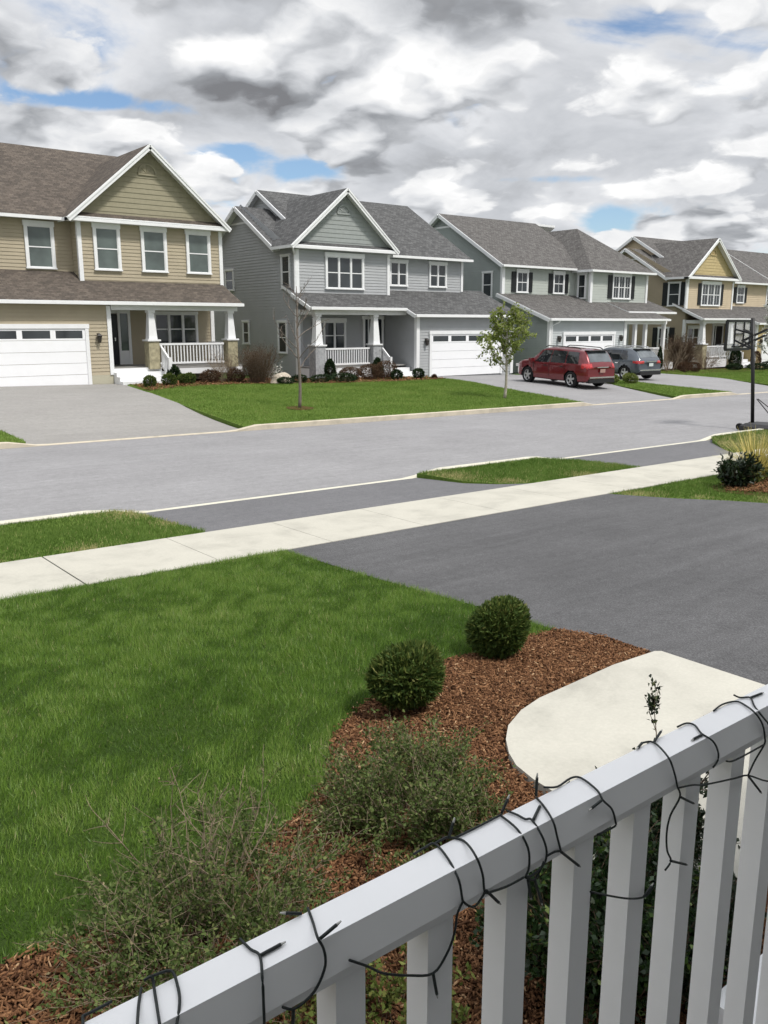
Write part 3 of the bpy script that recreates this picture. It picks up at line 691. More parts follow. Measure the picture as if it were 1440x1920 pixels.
    bx('porch_skirt', M['white'], h, xl, X(26.4), 33.72, 33.78, base, z(-2.04)); bx('porch_skirt', M['white'], h, xl, xl + .06, 33.79, 35.0, base, z(-2.04))
    bx('porch_beam', M['white'], h, xl + .05, X(27.9), 33.64, 33.88, z(.44), z(.66))
    bx('porch_beam', M['white'], h, xl + .05, xl + .28, 33.9, 35.0, z(.44), z(.66))
    bx('porch_ceiling', M['white'], h, xl + .3, X(27.9), 33.92, 35.55, z(.64), z(.67))
    column(h, X(22.62), 33.78, base, z(-1.0), z(.44), .56, stone); column(h, X(25.98), 33.78, base, z(-1.0), z(.44), .5, stone)
    railing(h, X(22.95), X(25.7), 33.78, z(-1.9), z(-1.1))
    st = MB()
    for y0, zt in ((33.4, -2.12), (33.1, -2.3), (32.8, -2.48)): st.box(X(26.35), X(27.95), y0, 33.74, zt + (z(0)) - .18, zt + z(0))
    st.build('steps', M['white'], h); slanted_rail(h, X(26.3), 33.55, z(-2.0), 32.9, z(-2.5))
    return h
house_b('grey_house', 'grey two storey house with charcoal roof and stone porch piers, beside the beige house', lambda x: x, lambda z: z, ('sidB', 'shkB', 'rfB', 'stoneB', 'sidB', 'sidB'), -2.62,
        dict(pane='paneD', grid=0, right=((28.35, 29.55), (31.05, 32.3)), rl=2, shut=False, left=((35.5, 36.3, 1.7, 3.25), (35.9, 36.75, -1.35, .19), (39.55, 40.25, -.97, .21), (41.0, 41.95, 1.75, 2.83))))
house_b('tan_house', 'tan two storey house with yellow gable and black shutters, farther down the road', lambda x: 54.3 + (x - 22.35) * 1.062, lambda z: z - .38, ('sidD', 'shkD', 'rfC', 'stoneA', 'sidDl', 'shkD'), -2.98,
        dict(pane='paneD', grid=1, right=((29.3, 30.3),), rl=1, shut=True, left=((35.5, 36.5, 1.66, 3.3), (36.2, 37.1, -1.35, .2))))

# ---- house C: pale green, hip roofed bay on the right
def house_c():
    base = -2.74; h = house('pale_green_house', (44, 35, base), 'pale green two storey house with black shutters and hip roofed bay, behind the parked cars', 'house', 'houses across the road')
    F = (1, 0); S = (0, -1); xl, xr = 37.45, 49.9
    w = MB(); w.box(xl, xr, 36.42, 46, base - .1, 3.4); w.box(44.05, xr, 35.22, 36.42, 1.2, 3.3)
    clap(w, (0, 36.42), F, S, [(xl, 1.5), (44.05, 1.5), (44.05, 3.4), (xl, 3.4)], .16, .014)
    clap(w, (0, 35.22), F, S, [(44.05, 1.2), (xr, 1.2), (xr, 3.3), (44.05, 3.3)], .16, .014)
    clap(w, (44.05, 36.42), (0, -1), (-1, 0), [(0, 1.5), (1.2, 1.2), (1.2, 3.3), (0, 3.3)], .16, .014)
    clap(w, (0, 36.42), F, S, [(44.4, base), (xr, base), (xr, .5), (44.4, .5)])
    w.build('wall', M['sidC'], h)
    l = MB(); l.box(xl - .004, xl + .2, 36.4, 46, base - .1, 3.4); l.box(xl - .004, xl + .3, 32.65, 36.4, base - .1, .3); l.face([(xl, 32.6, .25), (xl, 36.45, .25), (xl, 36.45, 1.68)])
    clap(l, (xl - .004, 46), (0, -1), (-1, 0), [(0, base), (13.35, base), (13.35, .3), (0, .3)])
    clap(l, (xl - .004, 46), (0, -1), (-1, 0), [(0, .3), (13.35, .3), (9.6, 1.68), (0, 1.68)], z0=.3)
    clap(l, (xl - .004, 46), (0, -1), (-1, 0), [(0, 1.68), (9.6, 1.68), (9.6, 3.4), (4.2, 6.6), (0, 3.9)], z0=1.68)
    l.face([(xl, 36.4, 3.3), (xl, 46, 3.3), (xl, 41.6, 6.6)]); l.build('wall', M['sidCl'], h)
    g = MB(); g.box(xl, 44.4, 32.67, 36.4, base - .1, .3); clap(g, (0, 32.65), F, S, [(xl, base), (44.4, base), (44.4, .3), (xl, .3)]); g.build('garage_wall', M['sidCg'], h)
    r = MB()
    roofslab(r, [(37.1, 36.05, 3.4), (46, 36.05, 3.4), (46, 41.7, 6.72), (37.1, 41.7, 6.72)])
    roofslab(r, [(48, 47, 3.4), (37.1, 47, 3.4), (37.1, 41.7, 6.72), (48, 41.7, 6.72)])
    # hip roofed bay
    A, B, C_, D_ = (43.65, 34.85, 3.3), (50.3, 34.85, 3.3), (50.3, 46, 3.3), (43.65, 46, 3.3)
    rx = 47.0; RF, RB = (rx, 38.9, 6.22), (rx, 42.0, 6.22)
    roofslab(r, [A, B, RF]); roofslab(r, [B, C_, RB, RF]); roofslab(r, [D_, A, RF, RB]); roofslab(r, [C_, D_, RB])
    s = .355; zz = lambda y: .33 + s * (y - 32.35)
    roofslab(r, [(37.15, 32.35, zz(32.35)), (48.5, 32.35, zz(32.35)), (48.5, 36.5, zz(36.5)), (37.15, 36.5, zz(36.5))])
    roofslab(r, [(45.7, 33.5, zz(33.5) + .05), (50.8, 33.5, zz(33.5) + .05), (50.8, 36.5, zz(36.5) + .05), (45.7, 36.5, zz(36.5) + .05)])
    r.build('roof', [M['rfC'], M['white']], h)
    for (ya, zA), (yb, zB) in (((36.05, 3.4), (41.7, 6.72)), ((47, 3.4), (41.7, 6.72)), ((32.35, .33), (36.5, zz(36.5)))):
        b = MB(); b.bar((37.08, ya, zA - .12), (37.08, yb, zB - .12), .05, .19); b.build('rake_board', M['white'], h)
    b = MB(); b.box(xl - .03, xl + .02, 40.8, 42.5, 5.85, 5.96); b.build('gable_trim', M['white'], h)
    gutter(h, 37.1, 43.65, 36.05, 3.4); gutter(h, 43.65, 50.3, 34.85, 3.3); gutter(h, 37.15, 48.5, 32.35, .33); gutter(h, 45.7, 50.8, 33.5, zz(33.5) + .05)
    cboard(h, xl - .05, xl + .18, 36.34, 36.5, 1.6, 3.36); cboard(h, 44.0, 44.22, 35.15, 35.3, 1.25, 3.2); cboard(h, xr - .15, xr + .04, 35.15, 35.3, 1.25, 3.2)
    cboard(h, xl - .05, xl + .22, 32.58, 32.75, base, .25); cboard(h, 44.2, 44.45, 32.58, 32.75, base, .25)
    for a, c in ((38.62, 39.65), (41.9, 42.95)):
        window(h, (0, 36.4), F, S, a, c, 1.88, 3.22, 1, .2, .1, pane='paneD', grid=1); shutters(h, (0, 36.4), F, S, a, c, 1.88, 3.05, .36)
    window(h, (0, 35.2), F, S, 46.2, 48.1, 1.62, 3.2, 3, .2, .1, pane='paneD', grid=1); shutters(h, (0, 35.2), F, S, 46.2, 48.1, 1.62, 3.05, .4)
    window(h, (44.05, 0), (0, 1), (-1, 0), 35.5, 36.2, 1.6, 3.2, 1, .16, .1, pane='paneD')
    window(h, (xl, 0), (0, 1), (-1, 0), 37.15, 38.0, 1.6, 3.08, 1, .09, .09, pane='paneD')
    b = MB(); b.tube([(37.95, 32.3, .2), (37.9, 32.4, .08), (37.62, 32.58, -.08), (37.62, 32.6, base + .1)], .05, 6); b.build('downspout', M['white'], h)
    garage_door(h, 38.75, 43.2, 32.63, base, -.6)
    lantern(h, 38.2, 32.62, -.8); lantern(h, 43.85, 32.62, -.8)
    bx('door', M['blackdoor'], h, 45.2, 46.2, 36.36, 36.41, base + .4, .2); window(h, (0, 36.4), F, S, 46.9, 48.4, -1.3, .2, 2, .14, .09, pane='paneD')
    bx('porch_floor', M['deck'], h, 44.5, 49.9, 32.9, 36.35, base + .3, base + .36); bx('porch_skirt', M['white'], h, 44.5, 49.9, 32.84, 32.9, base - .1, base + .3)
    bx('porch_beam', M['white'], h, 44.45, 48.6, 32.6, 32.8, .0, .2)
    for x in (45.4, 46.45, 48.4):
        b = MB(); b.box(x - .1, x + .1, 32.6, 32.8, base + .36, .0); b.build('porch_column', M['white'], h)
    railing(h, 44.5, 46.3, 32.75, base + .5, base + 1.3); railing(h, 46.55, 48.35, 32.75, base + .5, base + 1.3)
house_c()
# ---- house E: dark, mostly behind the tan house
def house_e():
    base = -3.25; h = house('dark_brown_house', (72, 38, base), 'dark brown house with grey roof, half hidden behind the tan house', 'house', 'houses across the road')
    F = (1, 0); S = (0, -1); xl, xr = 68.3, 80
    w = MB(); w.box(xl, xr, 36, 46, base - .1, 3.1); w.face([(xl, 35.9, 3.0), (xl, 46, 3.0), (xl, 41, 6.05)])
    clap(w, (xl, 46), (0, -1), (-1, 0), [(0, base), (10, base), (10, 3.1), (5, 6.0), (0, 3.1)])
    clap(w, (0, 36), F, S, [(xl, base), (xr, base), (xr, 3.1), (xl, 3.1)]); w.build('wall', M['sidE'], h)
    r = MB(); roofslab(r, [(68, 35.6, 2.98), (81, 35.6, 2.98), (81, 41, 6.15), (68, 41, 6.15)]); roofslab(r, [(81, 46.4, 2.98), (68, 46.4, 2.98), (68, 41, 6.15), (81, 41, 6.15)])
    r.build('roof', [M['rfC'], M['white']], h)
    for ya, zA in ((35.6, 2.98), (46.4, 2.98)):
        b = MB(); b.bar((67.97, ya, zA - .12), (67.97, 41, 6.03), .05, .2); b.build('rake_board', M['white'], h)
    gutter(h, 68, 81, 35.6, 2.98)
    window(h, (xl, 0), (0, 1), (-1, 0), 36.4, 37.5, 1.0, 2.75, 1, .12, .1, pane='paneA')
    window(h, (0, 36), F, S, 70, 71.2, 1.1, 2.8, 1, .16, .1, pane='paneD')
    garage_door(h, 72, 77, 35.98, base + .03, base + 2.2)
house_e()

# ------------------------------------------------------------------ plants
def unit(v): return v / np.maximum(np.linalg.norm(v, axis=-1, keepdims=True), 1e-9)
def leaf_mesh(P, D, L, W, fold=.25):
    n = len(P); D = unit(D); A = unit(np.cross(D, RNG.normal(size=(n, 3)))); U = np.cross(A, D)
    L = np.broadcast_to(np.asarray(L, float), (n,))[:, None]; Wd = np.broadcast_to(np.asarray(W, float), (n,))[:, None]
    V = np.empty((n, 4, 3)); V[:, 0] = P; V[:, 1] = P + D * L * .5 + A * Wd * .5 + U * Wd * fold; V[:, 2] = P + D * L; V[:, 3] = P + D * L * .5 - A * Wd * .5 + U * Wd * fold
    F = np.arange(n * 4).reshape(n, 4)
    return V.reshape(-1, 3), F
def seg_mesh(A, B, ra, rb, k=3):
    A = np.asarray(A, float); B = np.asarray(B, float); n = len(A); D = unit(B - A)
    X = unit(np.cross(D, np.array([.31, .17, .93]))); Y = np.cross(D, X)
    V = np.empty((n, 2 * k, 3))
    for j in range(k):
        c, s = math.cos(2 * PI * j / k), math.sin(2 * PI * j / k); o = X * c + Y * s
        V[:, j] = A + o * np.asarray(ra)[:, None]; V[:, k + j] = B + o * np.asarray(rb)[:, None]
    q = np.array([[j, (j + 1) % k, k + (j + 1) % k, k + j] for j in range(k)])
    F = (np.arange(n)[:, None, None] * 2 * k + q[None]).reshape(-1, 4)
    return V.reshape(-1, 3), F
class Twigs:
    def __init__(s): s.a = []; s.b = []; s.ra = []; s.rb = []
    def grow(s, p, d, length, r0, r1, nseg=6, wander=.18, up=.0):
        p = np.array(p, float); d = np.array(d, float); d /= np.linalg.norm(d); pts = [p.copy()]
        for i in range(nseg):
            d = d + RNG.normal(size=3) * wander; d[2] += up; d /= np.linalg.norm(d)
            q = p + d * length / nseg; t0, t1 = i / nseg, (i + 1) / nseg
            s.a.append(p); s.b.append(q); s.ra.append(r0 + (r1 - r0) * t0); s.rb.append(r0 + (r1 - r0) * t1); p = q; pts.append(p.copy())
        return pts
    def build(s, name, mat, parent, k=3):
        V, F = seg_mesh(np.array(s.a), np.array(s.b), np.array(s.ra), np.array(s.rb), k); return np_mesh(name, V, F, mat, parent)
def lumps(n=7):
    d = unit(RNG.normal(size=(n, 3))); a = RNG.uniform(.05, .16, n); s = RNG.uniform(2, 5, n)
    return lambda u: 1 + sum(a[i] * (np.exp(s[i] * (u @ d[i] - 1)) - .35) for i in range(n))
def round_shrub(name, loc, rx, rz, n, L, W, mat, label, cat, group=None, cone=0, up=.45, shell=.32, twig='twig', flat=0, lum=1.0):
    """leaf clad shrub: an Empty at its foot with foliage and stem parts"""
    t = thing(name, loc, label, cat, group)
    u = unit(RNG.normal(size=(n, 3))); lf = lumps(); rad = 1 + (lf(u) - 1) * lum
    rr = rad * (1 - shell * RNG.random(n) ** 1.6)
    P = u * rr[:, None] * np.array([rx, rx, rz]); P[:, 2] += rz * .93
    if cone: P[:, :2] *= (1 - cone * np.clip(P[:, 2] / (2 * rz), 0, 1))[:, None]
    P[:, 2] = np.abs(P[:, 2])
    D = u * 1.0 + RNG.normal(size=(n, 3)) * .55 + np.array([0, 0, up]); D[:, 2] *= (1 - flat)
    V, F = leaf_mesh(P - unit(D) * L * .4, D, L * RNG.uniform(.6, 1.3, n), W * RNG.uniform(.7, 1.2, n))
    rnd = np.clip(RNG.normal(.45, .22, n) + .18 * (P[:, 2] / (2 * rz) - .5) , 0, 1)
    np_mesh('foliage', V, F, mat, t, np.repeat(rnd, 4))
    tw = Twigs()
    for i in range(10):
        a = RNG.uniform(0, 2 * PI); tw.grow((RNG.normal() * .02, RNG.normal() * .02, -.03), (math.cos(a) * .5, math.sin(a) * .5, 1), rz * 1.3, .012, .004, 5, .15)
    tw.build('stem', M[twig], t)
    return t
def twiggy(name, loc, label, cat, n, length, spread, r, mat, side=6, side_l=.2, leaf=None, nleaf=0, L=.02, W=.01, group=None, wander=.14, up=.03, base=.1, droop=0, hvar=.35, lspread=.01, sp2=.7, tall=()):
    """many stems from the foot, side twigs, optional leaves along them"""
    t = thing(name, loc, label, cat, group); tw = Twigs(); lp = []; ld = []
    for i in range(n):
        a = RNG.uniform(0, 2 * PI); e = spread * RNG.random() ** sp2; b0 = base * math.sqrt(RNG.random())
        ll = length * (1 - hvar * RNG.random()); side_n = side
        if i < len(tall): a, e, ll = tall[i]
        pts = tw.grow((b0 * math.cos(a), b0 * math.sin(a), -.02), (math.cos(a) * e, math.sin(a) * e, 1), ll, r, r * .45, 7, wander, up - droop * e)
        for j in range(side):
            k = RNG.integers(2, 8); p = pts[k]; d = (pts[k] - pts[k - 1]); d = d / np.linalg.norm(d) + RNG.normal(size=3) * .75; d[2] += .25
            q = tw.grow(p, d, side_l * RNG.uniform(.4, 1.2), r * .5, r * .25, 3, wander * 1.3, .02)
            for m_ in range(nleaf):
                s_ = RNG.random() * 3; i0 = min(2, int(s_)); f = s_ - i0
                lp.append(q[i0] * (1 - f) + q[i0 + 1] * f + RNG.normal(size=3) * lspread); ld.append((q[-1] - q[0]) * 4 + RNG.normal(size=3) * .8 + np.array([0, 0, .3]))
    tw.build('stem', mat, t)
    if lp:
        P = np.array(lp); k = len(P); V, F = leaf_mesh(P, np.array(ld), L * RNG.uniform(.6, 1.35, k), W * RNG.uniform(.7, 1.3, k))
        np_mesh('foliage', V, F, leaf, t, np.repeat(np.clip(RNG.normal(.45, .25, k), 0, 1), 4))
    return t

# near the porch
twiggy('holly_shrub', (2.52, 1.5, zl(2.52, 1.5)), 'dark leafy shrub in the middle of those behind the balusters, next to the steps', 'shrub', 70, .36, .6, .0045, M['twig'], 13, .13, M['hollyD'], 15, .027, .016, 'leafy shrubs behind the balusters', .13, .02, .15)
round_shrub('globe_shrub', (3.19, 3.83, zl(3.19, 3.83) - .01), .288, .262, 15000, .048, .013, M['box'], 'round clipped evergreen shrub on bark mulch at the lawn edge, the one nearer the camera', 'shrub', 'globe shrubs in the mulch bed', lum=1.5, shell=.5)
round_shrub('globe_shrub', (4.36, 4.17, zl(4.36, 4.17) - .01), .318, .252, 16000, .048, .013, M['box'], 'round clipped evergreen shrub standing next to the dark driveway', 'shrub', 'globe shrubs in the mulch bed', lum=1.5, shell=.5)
twiggy('sprawling_shrub', (2.42, 2.85, zl(2.42, 2.85)), 'loose feathery grey-green shrub on mulch between the two round shrubs and the railing', 'shrub', 90, .45, 1.45, .003, M['twigg'], 13, .16, M['shrubL'], 17, .020, .011, 'sprawling shrubs below the railing', .16, .0, .16, .05)
twiggy('sprawling_shrub', (1.2, 2.55, zl(1.2, 2.55)), 'loose feathery shrub with tall bare twigs between lawn and railing at the lower left', 'shrub', 90, .56, 1.45, .003, M['twigg'], 13, .17, M['shrubL'], 16, .020, .011, 'sprawling shrubs below the railing', .17, .0, .16, .06)
twiggy('bare_twig_plant', (1.24, 2.75, zl(1.24, 2.75)), 'upright bare grey twigs rising above the sprawling shrub at the lower left', 'shrub', 16, .74, .42, .0035, M['twigg'], 12, .1, M['shrubL'], 6, .016, .007, None, .12, .02, .08)
twiggy('holly_shrub', (2.25, 1.62, zl(2.25, 1.62)), 'leafy dark green shrub with yellow-green tips seen through the balusters', 'shrub', 80, .54, .65, .0045, M['twig'], 13, .14, M['holly'], 15, .028, .017, 'leafy shrubs behind the balusters', .13, .02, .16)
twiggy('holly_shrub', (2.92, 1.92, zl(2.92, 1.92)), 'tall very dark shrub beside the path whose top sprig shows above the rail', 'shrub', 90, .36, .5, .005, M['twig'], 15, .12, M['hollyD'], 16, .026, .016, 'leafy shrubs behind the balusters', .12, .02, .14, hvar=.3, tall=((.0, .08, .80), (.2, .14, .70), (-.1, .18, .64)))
twiggy('holly_shrub', (1.52, 1.9, zl(1.52, 1.9)), 'small low plant with pale yellow-green leaves below the first balusters', 'shrub', 26, .34, .9, .003, M['twig'], 8, .1, M['ylf'], 10, .026, .016, 'leafy shrubs behind the balusters', .14, .02, .12)
# right edge island
twiggy('rhododendron', (12.9, 7.15, zl(12.9, 7.15)), 'dark leathery-leaved shrub on the small mulch bed beside the sidewalk', 'shrub', 30, .5, .75, .006, M['twig'], 7, .14, M['hollyD'], 9, .10, .032, None, .1, .02, .08, lspread=.02)
twiggy('low_green_shrub', (13.55, 7.25, zl(13.55, 7.25)), 'low loose green shrub between the dark shrub and the yellow grass clump', 'shrub', 26, .3, 1.2, .004, M['twig'], 7, .12, M['ylf'], 8, .035, .02)
def grass_clump(loc, h, n, label):
    t = thing('ornamental_grass', loc, label, 'grass clump')
    P0 = np.zeros((n, 3)); a = RNG.uniform(0, 2 * PI, n); e = RNG.uniform(.05, 1.0, n) ** .8
    P0[:, 0] = np.cos(a) * .1 * RNG.random(n); P0[:, 1] = np.sin(a) * .1 * RNG.random(n)
    ll = h * RNG.uniform(.6, 1.15, n); d = np.stack([np.cos(a) * e, np.sin(a) * e, np.ones(n)], 1); d = unit(d)
    side = unit(np.cross(d, [0, 0, 1.0])) * .0085
    rows = []
    for k in range(5):
        s = k / 4; p = P0 + d * (ll * s)[:, None]; p[:, 2] -= .38 * ll * e * s ** 2.2; w = side * (1 - s * .85); rows += [p - w, p + w]
    V = np.stack(rows, 1); F = (np.arange(n)[:, None, None] * 10 + np.array([[0, 1, 3, 2], [2, 3, 5, 4], [4, 5, 7, 6], [6, 7, 9, 8]])[None]).reshape(-1, 4)
    np_mesh('blades', V.reshape(-1, 3), F, M['straw'], t, np.repeat(RNG.random(n), 10)); return t
grass_clump((13.88, 7.38, zl(13.88, 7.38)), .95, 620, 'pale yellow ornamental grass clump at the right edge beside the sidewalk')

# house A bed
def ball(x, y, r, label, n=1400, mat='conelf', name='globe_shrub', group='clipped ball shrubs across the road', rz=None):
    return round_shrub(name, (x, y, zl(x, y)), r, rz or r * .9, n, .075, .035, M[mat], label, 'shrub', group, lum=.5)
ball(13.05, 30.75, .27, 'dark green clipped ball shrub right in front of the beige house steps', mat='box')
ball(14.12, 31.4, .30, 'dark green clipped ball shrub second to the right of the beige house steps', mat='box')
ball(14.95, 31.9, .26, 'small clipped ball shrub right behind the second ball by the beige house steps', mat='box')
ball(15.35, 32.2, .27, 'small clipped ball shrub tucked behind its twin near the beige house cone shrub', mat='box')
round_shrub('cone_shrub', (14.85, 32.6, zl(14.85, 32.6)), .42, .42, 2600, .08, .035, M['conelf'], 'broad dark evergreen cone in front of the beige house porch railing', 'shrub', 'evergreen cones by the porches', cone=.45)
for x, y, r, lab in ((16.4, 32.4, .5, 'low dark red-brown shrub under the beige house railing'), (17.45, 32.2, .48, 'second low dark brown shrub, under the right porch pier of the beige house')):
    round_shrub('brown_shrub', (x, y, zl(x, y)), r, r * .62, 2200, .06, .03, M['brownlf'], lab, 'shrub', 'dark brown low shrubs')
twiggy('bare_shrub', (17.2, 32.6, zl(17.2, 32.6)), 'bare pinkish twiggy shrub spreading in front of the beige house right pier', 'shrub', 46, 1.35, 1.0, .008, M['twigg'], 9, .4, None, 0, group='bare shrubs across the road', base=.2)
twiggy('bare_shrub', (18.15, 31.5, zl(18.15, 31.5)), 'large dense brown upright shrub of bare stems between the beige and grey houses', 'shrub', 150, 1.5, .44, .009, M['twig'], 9, .45, M['brownlf'], 1, .05, .02, group='bare shrubs across the road', base=.4, wander=.09)
def boulder(name, loc, s, label, cat, mat):
    bm = bmesh.new(); bmesh.ops.create_icosphere(bm, subdivisions=3, radius=1)
    for v in bm.verts:
        n_ = math.sin(v.co.x * 3.1 + 1) * math.cos(v.co.y * 2.7) * .12 + math.sin(v.co.z * 5 + v.co.x * 4) * .06
        v.co = v.co * (1 + n_); v.co = Vector((v.co.x * s[0], v.co.y * s[1], max(v.co.z * s[2], -.1 * s[2])))
    me = bpy.data.meshes.new(name); bm.to_mesh(me); bm.free(); me.materials.append(mat)
    return tag(link(name, me, None, loc), label, cat)
boulder('boulder', (18.95, 31.0, zl(18.95, 31.0) + .02), (.55, .4, .42), 'pale round-topped boulder at the lawn edge right of the big bare shrub', 'rock', M['granite'])
for x, y, r, rz, n, lab in ((18.75, 30.45, .42, .17, 900, 'low dark creeping juniper in front of the pale boulder'), (19.65, 30.75, .42, .2, 900, 'low dark creeping juniper left of the bare sapling'), (20.75, 30.7, .55, .2, 1200, 'low creeping juniper right behind the bare sapling'), (21.9, 30.6, .7, .22, 1500, 'wide creeping juniper below the grey house evergreen cone')):
    round_shrub('juniper', (x, y, zl(x, y)), r, rz, n, .09, .03, M['conelf'], lab, 'shrub', 'creeping junipers by the grey house', flat=.5)
round_shrub('cone_shrub', (22.15, 32.1, zl(22.15, 32.1)), .42, .58, 3000, .09, .035, M['conelf'], 'dark evergreen cone before the left pier of the grey house', 'shrub', 'evergreen cones by the porches', cone=.45)
round_shrub('cone_shrub', (25.25, 32.6, zl(25.25, 32.6)), .4, .56, 2600, .09, .035, M['conelf'], 'dark evergreen cone before the right pier of the grey house', 'shrub', 'evergreen cones by the porches', cone=.5)
for x, y, r, rz, lab in ((22.9, 31.6, .6, .33, 'reddish brown mound shrub left below the grey house railing'), (24.05, 31.7, .62, .40, 'reddish brown mound shrub in the middle below the grey house railing'), (24.95, 31.6, .6, .46, 'reddish brown mound shrub next to the grey house steps')):
    round_shrub('brown_shrub', (x, y, zl(x, y)), r, rz, 2600, .06, .03, M['brownlf'], lab, 'shrub', 'dark brown low shrubs')
ball(25.15, 31.0, .30, 'dark clipped ball shrub in front of the grey house steps', mat='conelf')
ball(26.65, 31.2, .31, 'dark clipped ball shrub left of the grey house garage door', mat='conelf')
ball(27.55, 31.1, .13, 'tiny dark plant at the corner of the grey house garage', 500, 'brownlf')
twiggy('white_flower_plant', (19.5, 32.6, zl(19.5, 32.6)), 'small plant with white blossoms beside the grey side wall', 'plant', 18, .75, .7, .006, M['twig'], 6, .25, M['white_fl'], 3, .07, .06)
# between the driveways, and at houses C and D
for x, y, lab in ((33.55, 25.3, 'small yellow-green shrub next to the red car'), (34.75, 25.1, 'yellow-green shrub in front of the dark blue car wheel')):
    round_shrub('yellow_green_shrub', (x, y, zl(x, y)), .45, .26, 1500, .07, .035, M['ylf'], lab, 'shrub', 'yellow-green shrubs between driveways')
round_shrub('cone_shrub', (46.9, 31.8, zl(46.9, 31.8)), .3, .85, 1600, .1, .04, M['conelf'], 'narrow dark evergreen behind the dark blue car', 'shrub', 'evergreen cones by the porches', cone=.75)
twiggy('bare_shrub', (48.6, 32.2, zl(48.6, 32.2)), 'pale bare twiggy shrub behind the dark blue car', 'shrub', 40, 1.9, .9, .011, M['twigg'], 9, .5, None, 0, group='bare shrubs across the road', base=.3)
twiggy('bare_shrub', (51.0, 33.0, zl(51.0, 33.0)), 'dense dark brown upright shrub left of the tan house porch', 'shrub', 200, 2.2, .42, .014, M['twig'], 9, .5, M['brownlf'], 2, .07, .03, group='bare shrubs across the road', base=.45, wander=.09)
twiggy('bare_shrub', (53.0, 32.4, zl(53.0, 32.4)), 'rounded pale twiggy shrub in front of the tan house left pier', 'shrub', 60, 1.5, 1.0, .011, M['twigg'], 9, .45, M['brownlf'], 1, .06, .03, group='bare shrubs across the road', base=.3)
for x, y, lab in ((47.8, 30.6, 'round reddish shrub directly right of the dark blue car'), (49.0, 30.7, 'second round reddish shrub right of the dark blue car')):
    round_shrub('brown_shrub', (x, y, zl(x, y)), .5, .36, 1500, .07, .035, M['brownlf'], lab, 'shrub', 'dark brown low shrubs')
round_shrub('cone_shrub', (57.0, 32.6, zl(57.0, 32.6)), .55, .95, 3000, .12, .05, M['conelf'], 'tall dark evergreen cone in front of the tan house porch', 'shrub', 'evergreen cones by the porches', cone=.35)
for x, y, r, rz, lab in ((54.6, 31.2, .6, .25, 'low green shrub at the lawn edge below the tan house left pier'), (57.3, 31.0, .95, .26, 'wide low green shrub at the foot of the tan house evergreen cone'), (59.6, 31.2, .8, .35, 'low green shrub behind the basketball pole')):
    round_shrub('juniper', (x, y, zl(x, y)), r, rz, 1500, .1, .04, M['conelf'], lab, 'shrub', 'low shrubs by the tan house', flat=.4)
round_shrub('brown_shrub', (59.2, 32.2, zl(59.2, 32.2)), .55, .75, 2200, .08, .035, M['brownlf'], 'tall reddish brown shrub behind the basketball backboard', 'shrub', 'dark brown low shrubs', cone=.4)

# trees
def tree(name, loc, h, label, cat, bark, r, nb, bl, leaf=None, nl=0, L=.06, W=.04, start=.35, spread=.8, sub=5, subl=.5, lean=(0, 0)):
    t = thing(name, loc, label, cat); tw = Twigs(); tr = MB(); pts = []
    for i in range(13):
        s = i / 12; pts.append((lean[0] * s * h + .03 * math.sin(s * 9), lean[1] * s * h + .03 * math.cos(s * 7), h * s - .05))
    b = MB(); b.tube(pts, r, 8, r * .18); b.build('trunk', bark, t, (0, 0, 0), True)
    lp, ld = [], []
    for i in range(nb):
        s = start + (1 - start) * (i + RNG.random()) / nb; k = min(11, int(s * 12)); p = np.array(pts[k]); a = i * 2.4 + RNG.normal() * .4
        ll = bl * (1.15 - .75 * (s - start) / (1 - start)) * RNG.uniform(.7, 1.2)
        q = tw.grow(p, (math.cos(a) * spread, math.sin(a) * spread, .75), ll, r * .38 * (1.1 - .6 * s), r * .1, 6, .14, .06)
        for j in range(sub):
            m_ = RNG.integers(2, 7); d = q[m_] - q[m_ - 1]; d = d / np.linalg.norm(d) + RNG.normal(size=3) * .6; d[2] += .2
            q2 = tw.grow(q[m_], d, subl * RNG.uniform(.4, 1.1), r * .14, r * .05, 4, .16, .04)
            for c in range(nl):
                f = RNG.random() * 4; i0 = min(3, int(f)); f -= i0
                lp.append(q2[i0] * (1 - f) + q2[i0 + 1] * f + RNG.normal(size=3) * .035); ld.append(RNG.normal(size=3) + np.array([0, 0, -.25]))
    tw.build('branchwork', bark, t, 4)
    if lp:
        P = np.array(lp); k = len(P); V, F = leaf_mesh(P, np.array(ld), L * RNG.uniform(.6, 1.3, k), W * RNG.uniform(.7, 1.2, k))
        np_mesh('crown', V, F, leaf, t, np.repeat(np.clip(RNG.normal(.5, .25, k), 0, 1), 4))
    return t
tree('bare_sapling', (14.5, 22.67, zl(14.5, 22.67)), 3.75, 'slender leafless sapling standing on the lawn of the grey house', 'tree', M['bark'], .058, 15, 1.15, None, 0, start=.38, spread=.75, sub=5, subl=.42, lean=(-.012, 0))
tree('young_tree', (23.33, 22.34, zl(23.33, 22.34)), 2.95, 'young tree with sparse yellow-green spring leaves near the grey house driveway', 'tree', M['barkw'], .06, 24, 1.4, M['treel'], 22, .11, .07, start=.36, spread=.85, sub=6, subl=.5)
tree('blossom_tree', (52.6, 27.6, zl(52.6, 27.6)), 3.9, 'small tree in white blossom at the right edge behind the basketball pole', 'tree', M['bark'], .07, 20, 1.5, M['white_fl'], 16, .13, .11, start=.25, spread=.8, sub=6, subl=.6)
structure(sheet('tree_ring', [(14.5 + .45 * math.cos(a * PI / 8), 22.67 + .45 * math.sin(a * PI / 8)) for a in range(16)], zl, M['mulch'], .02))

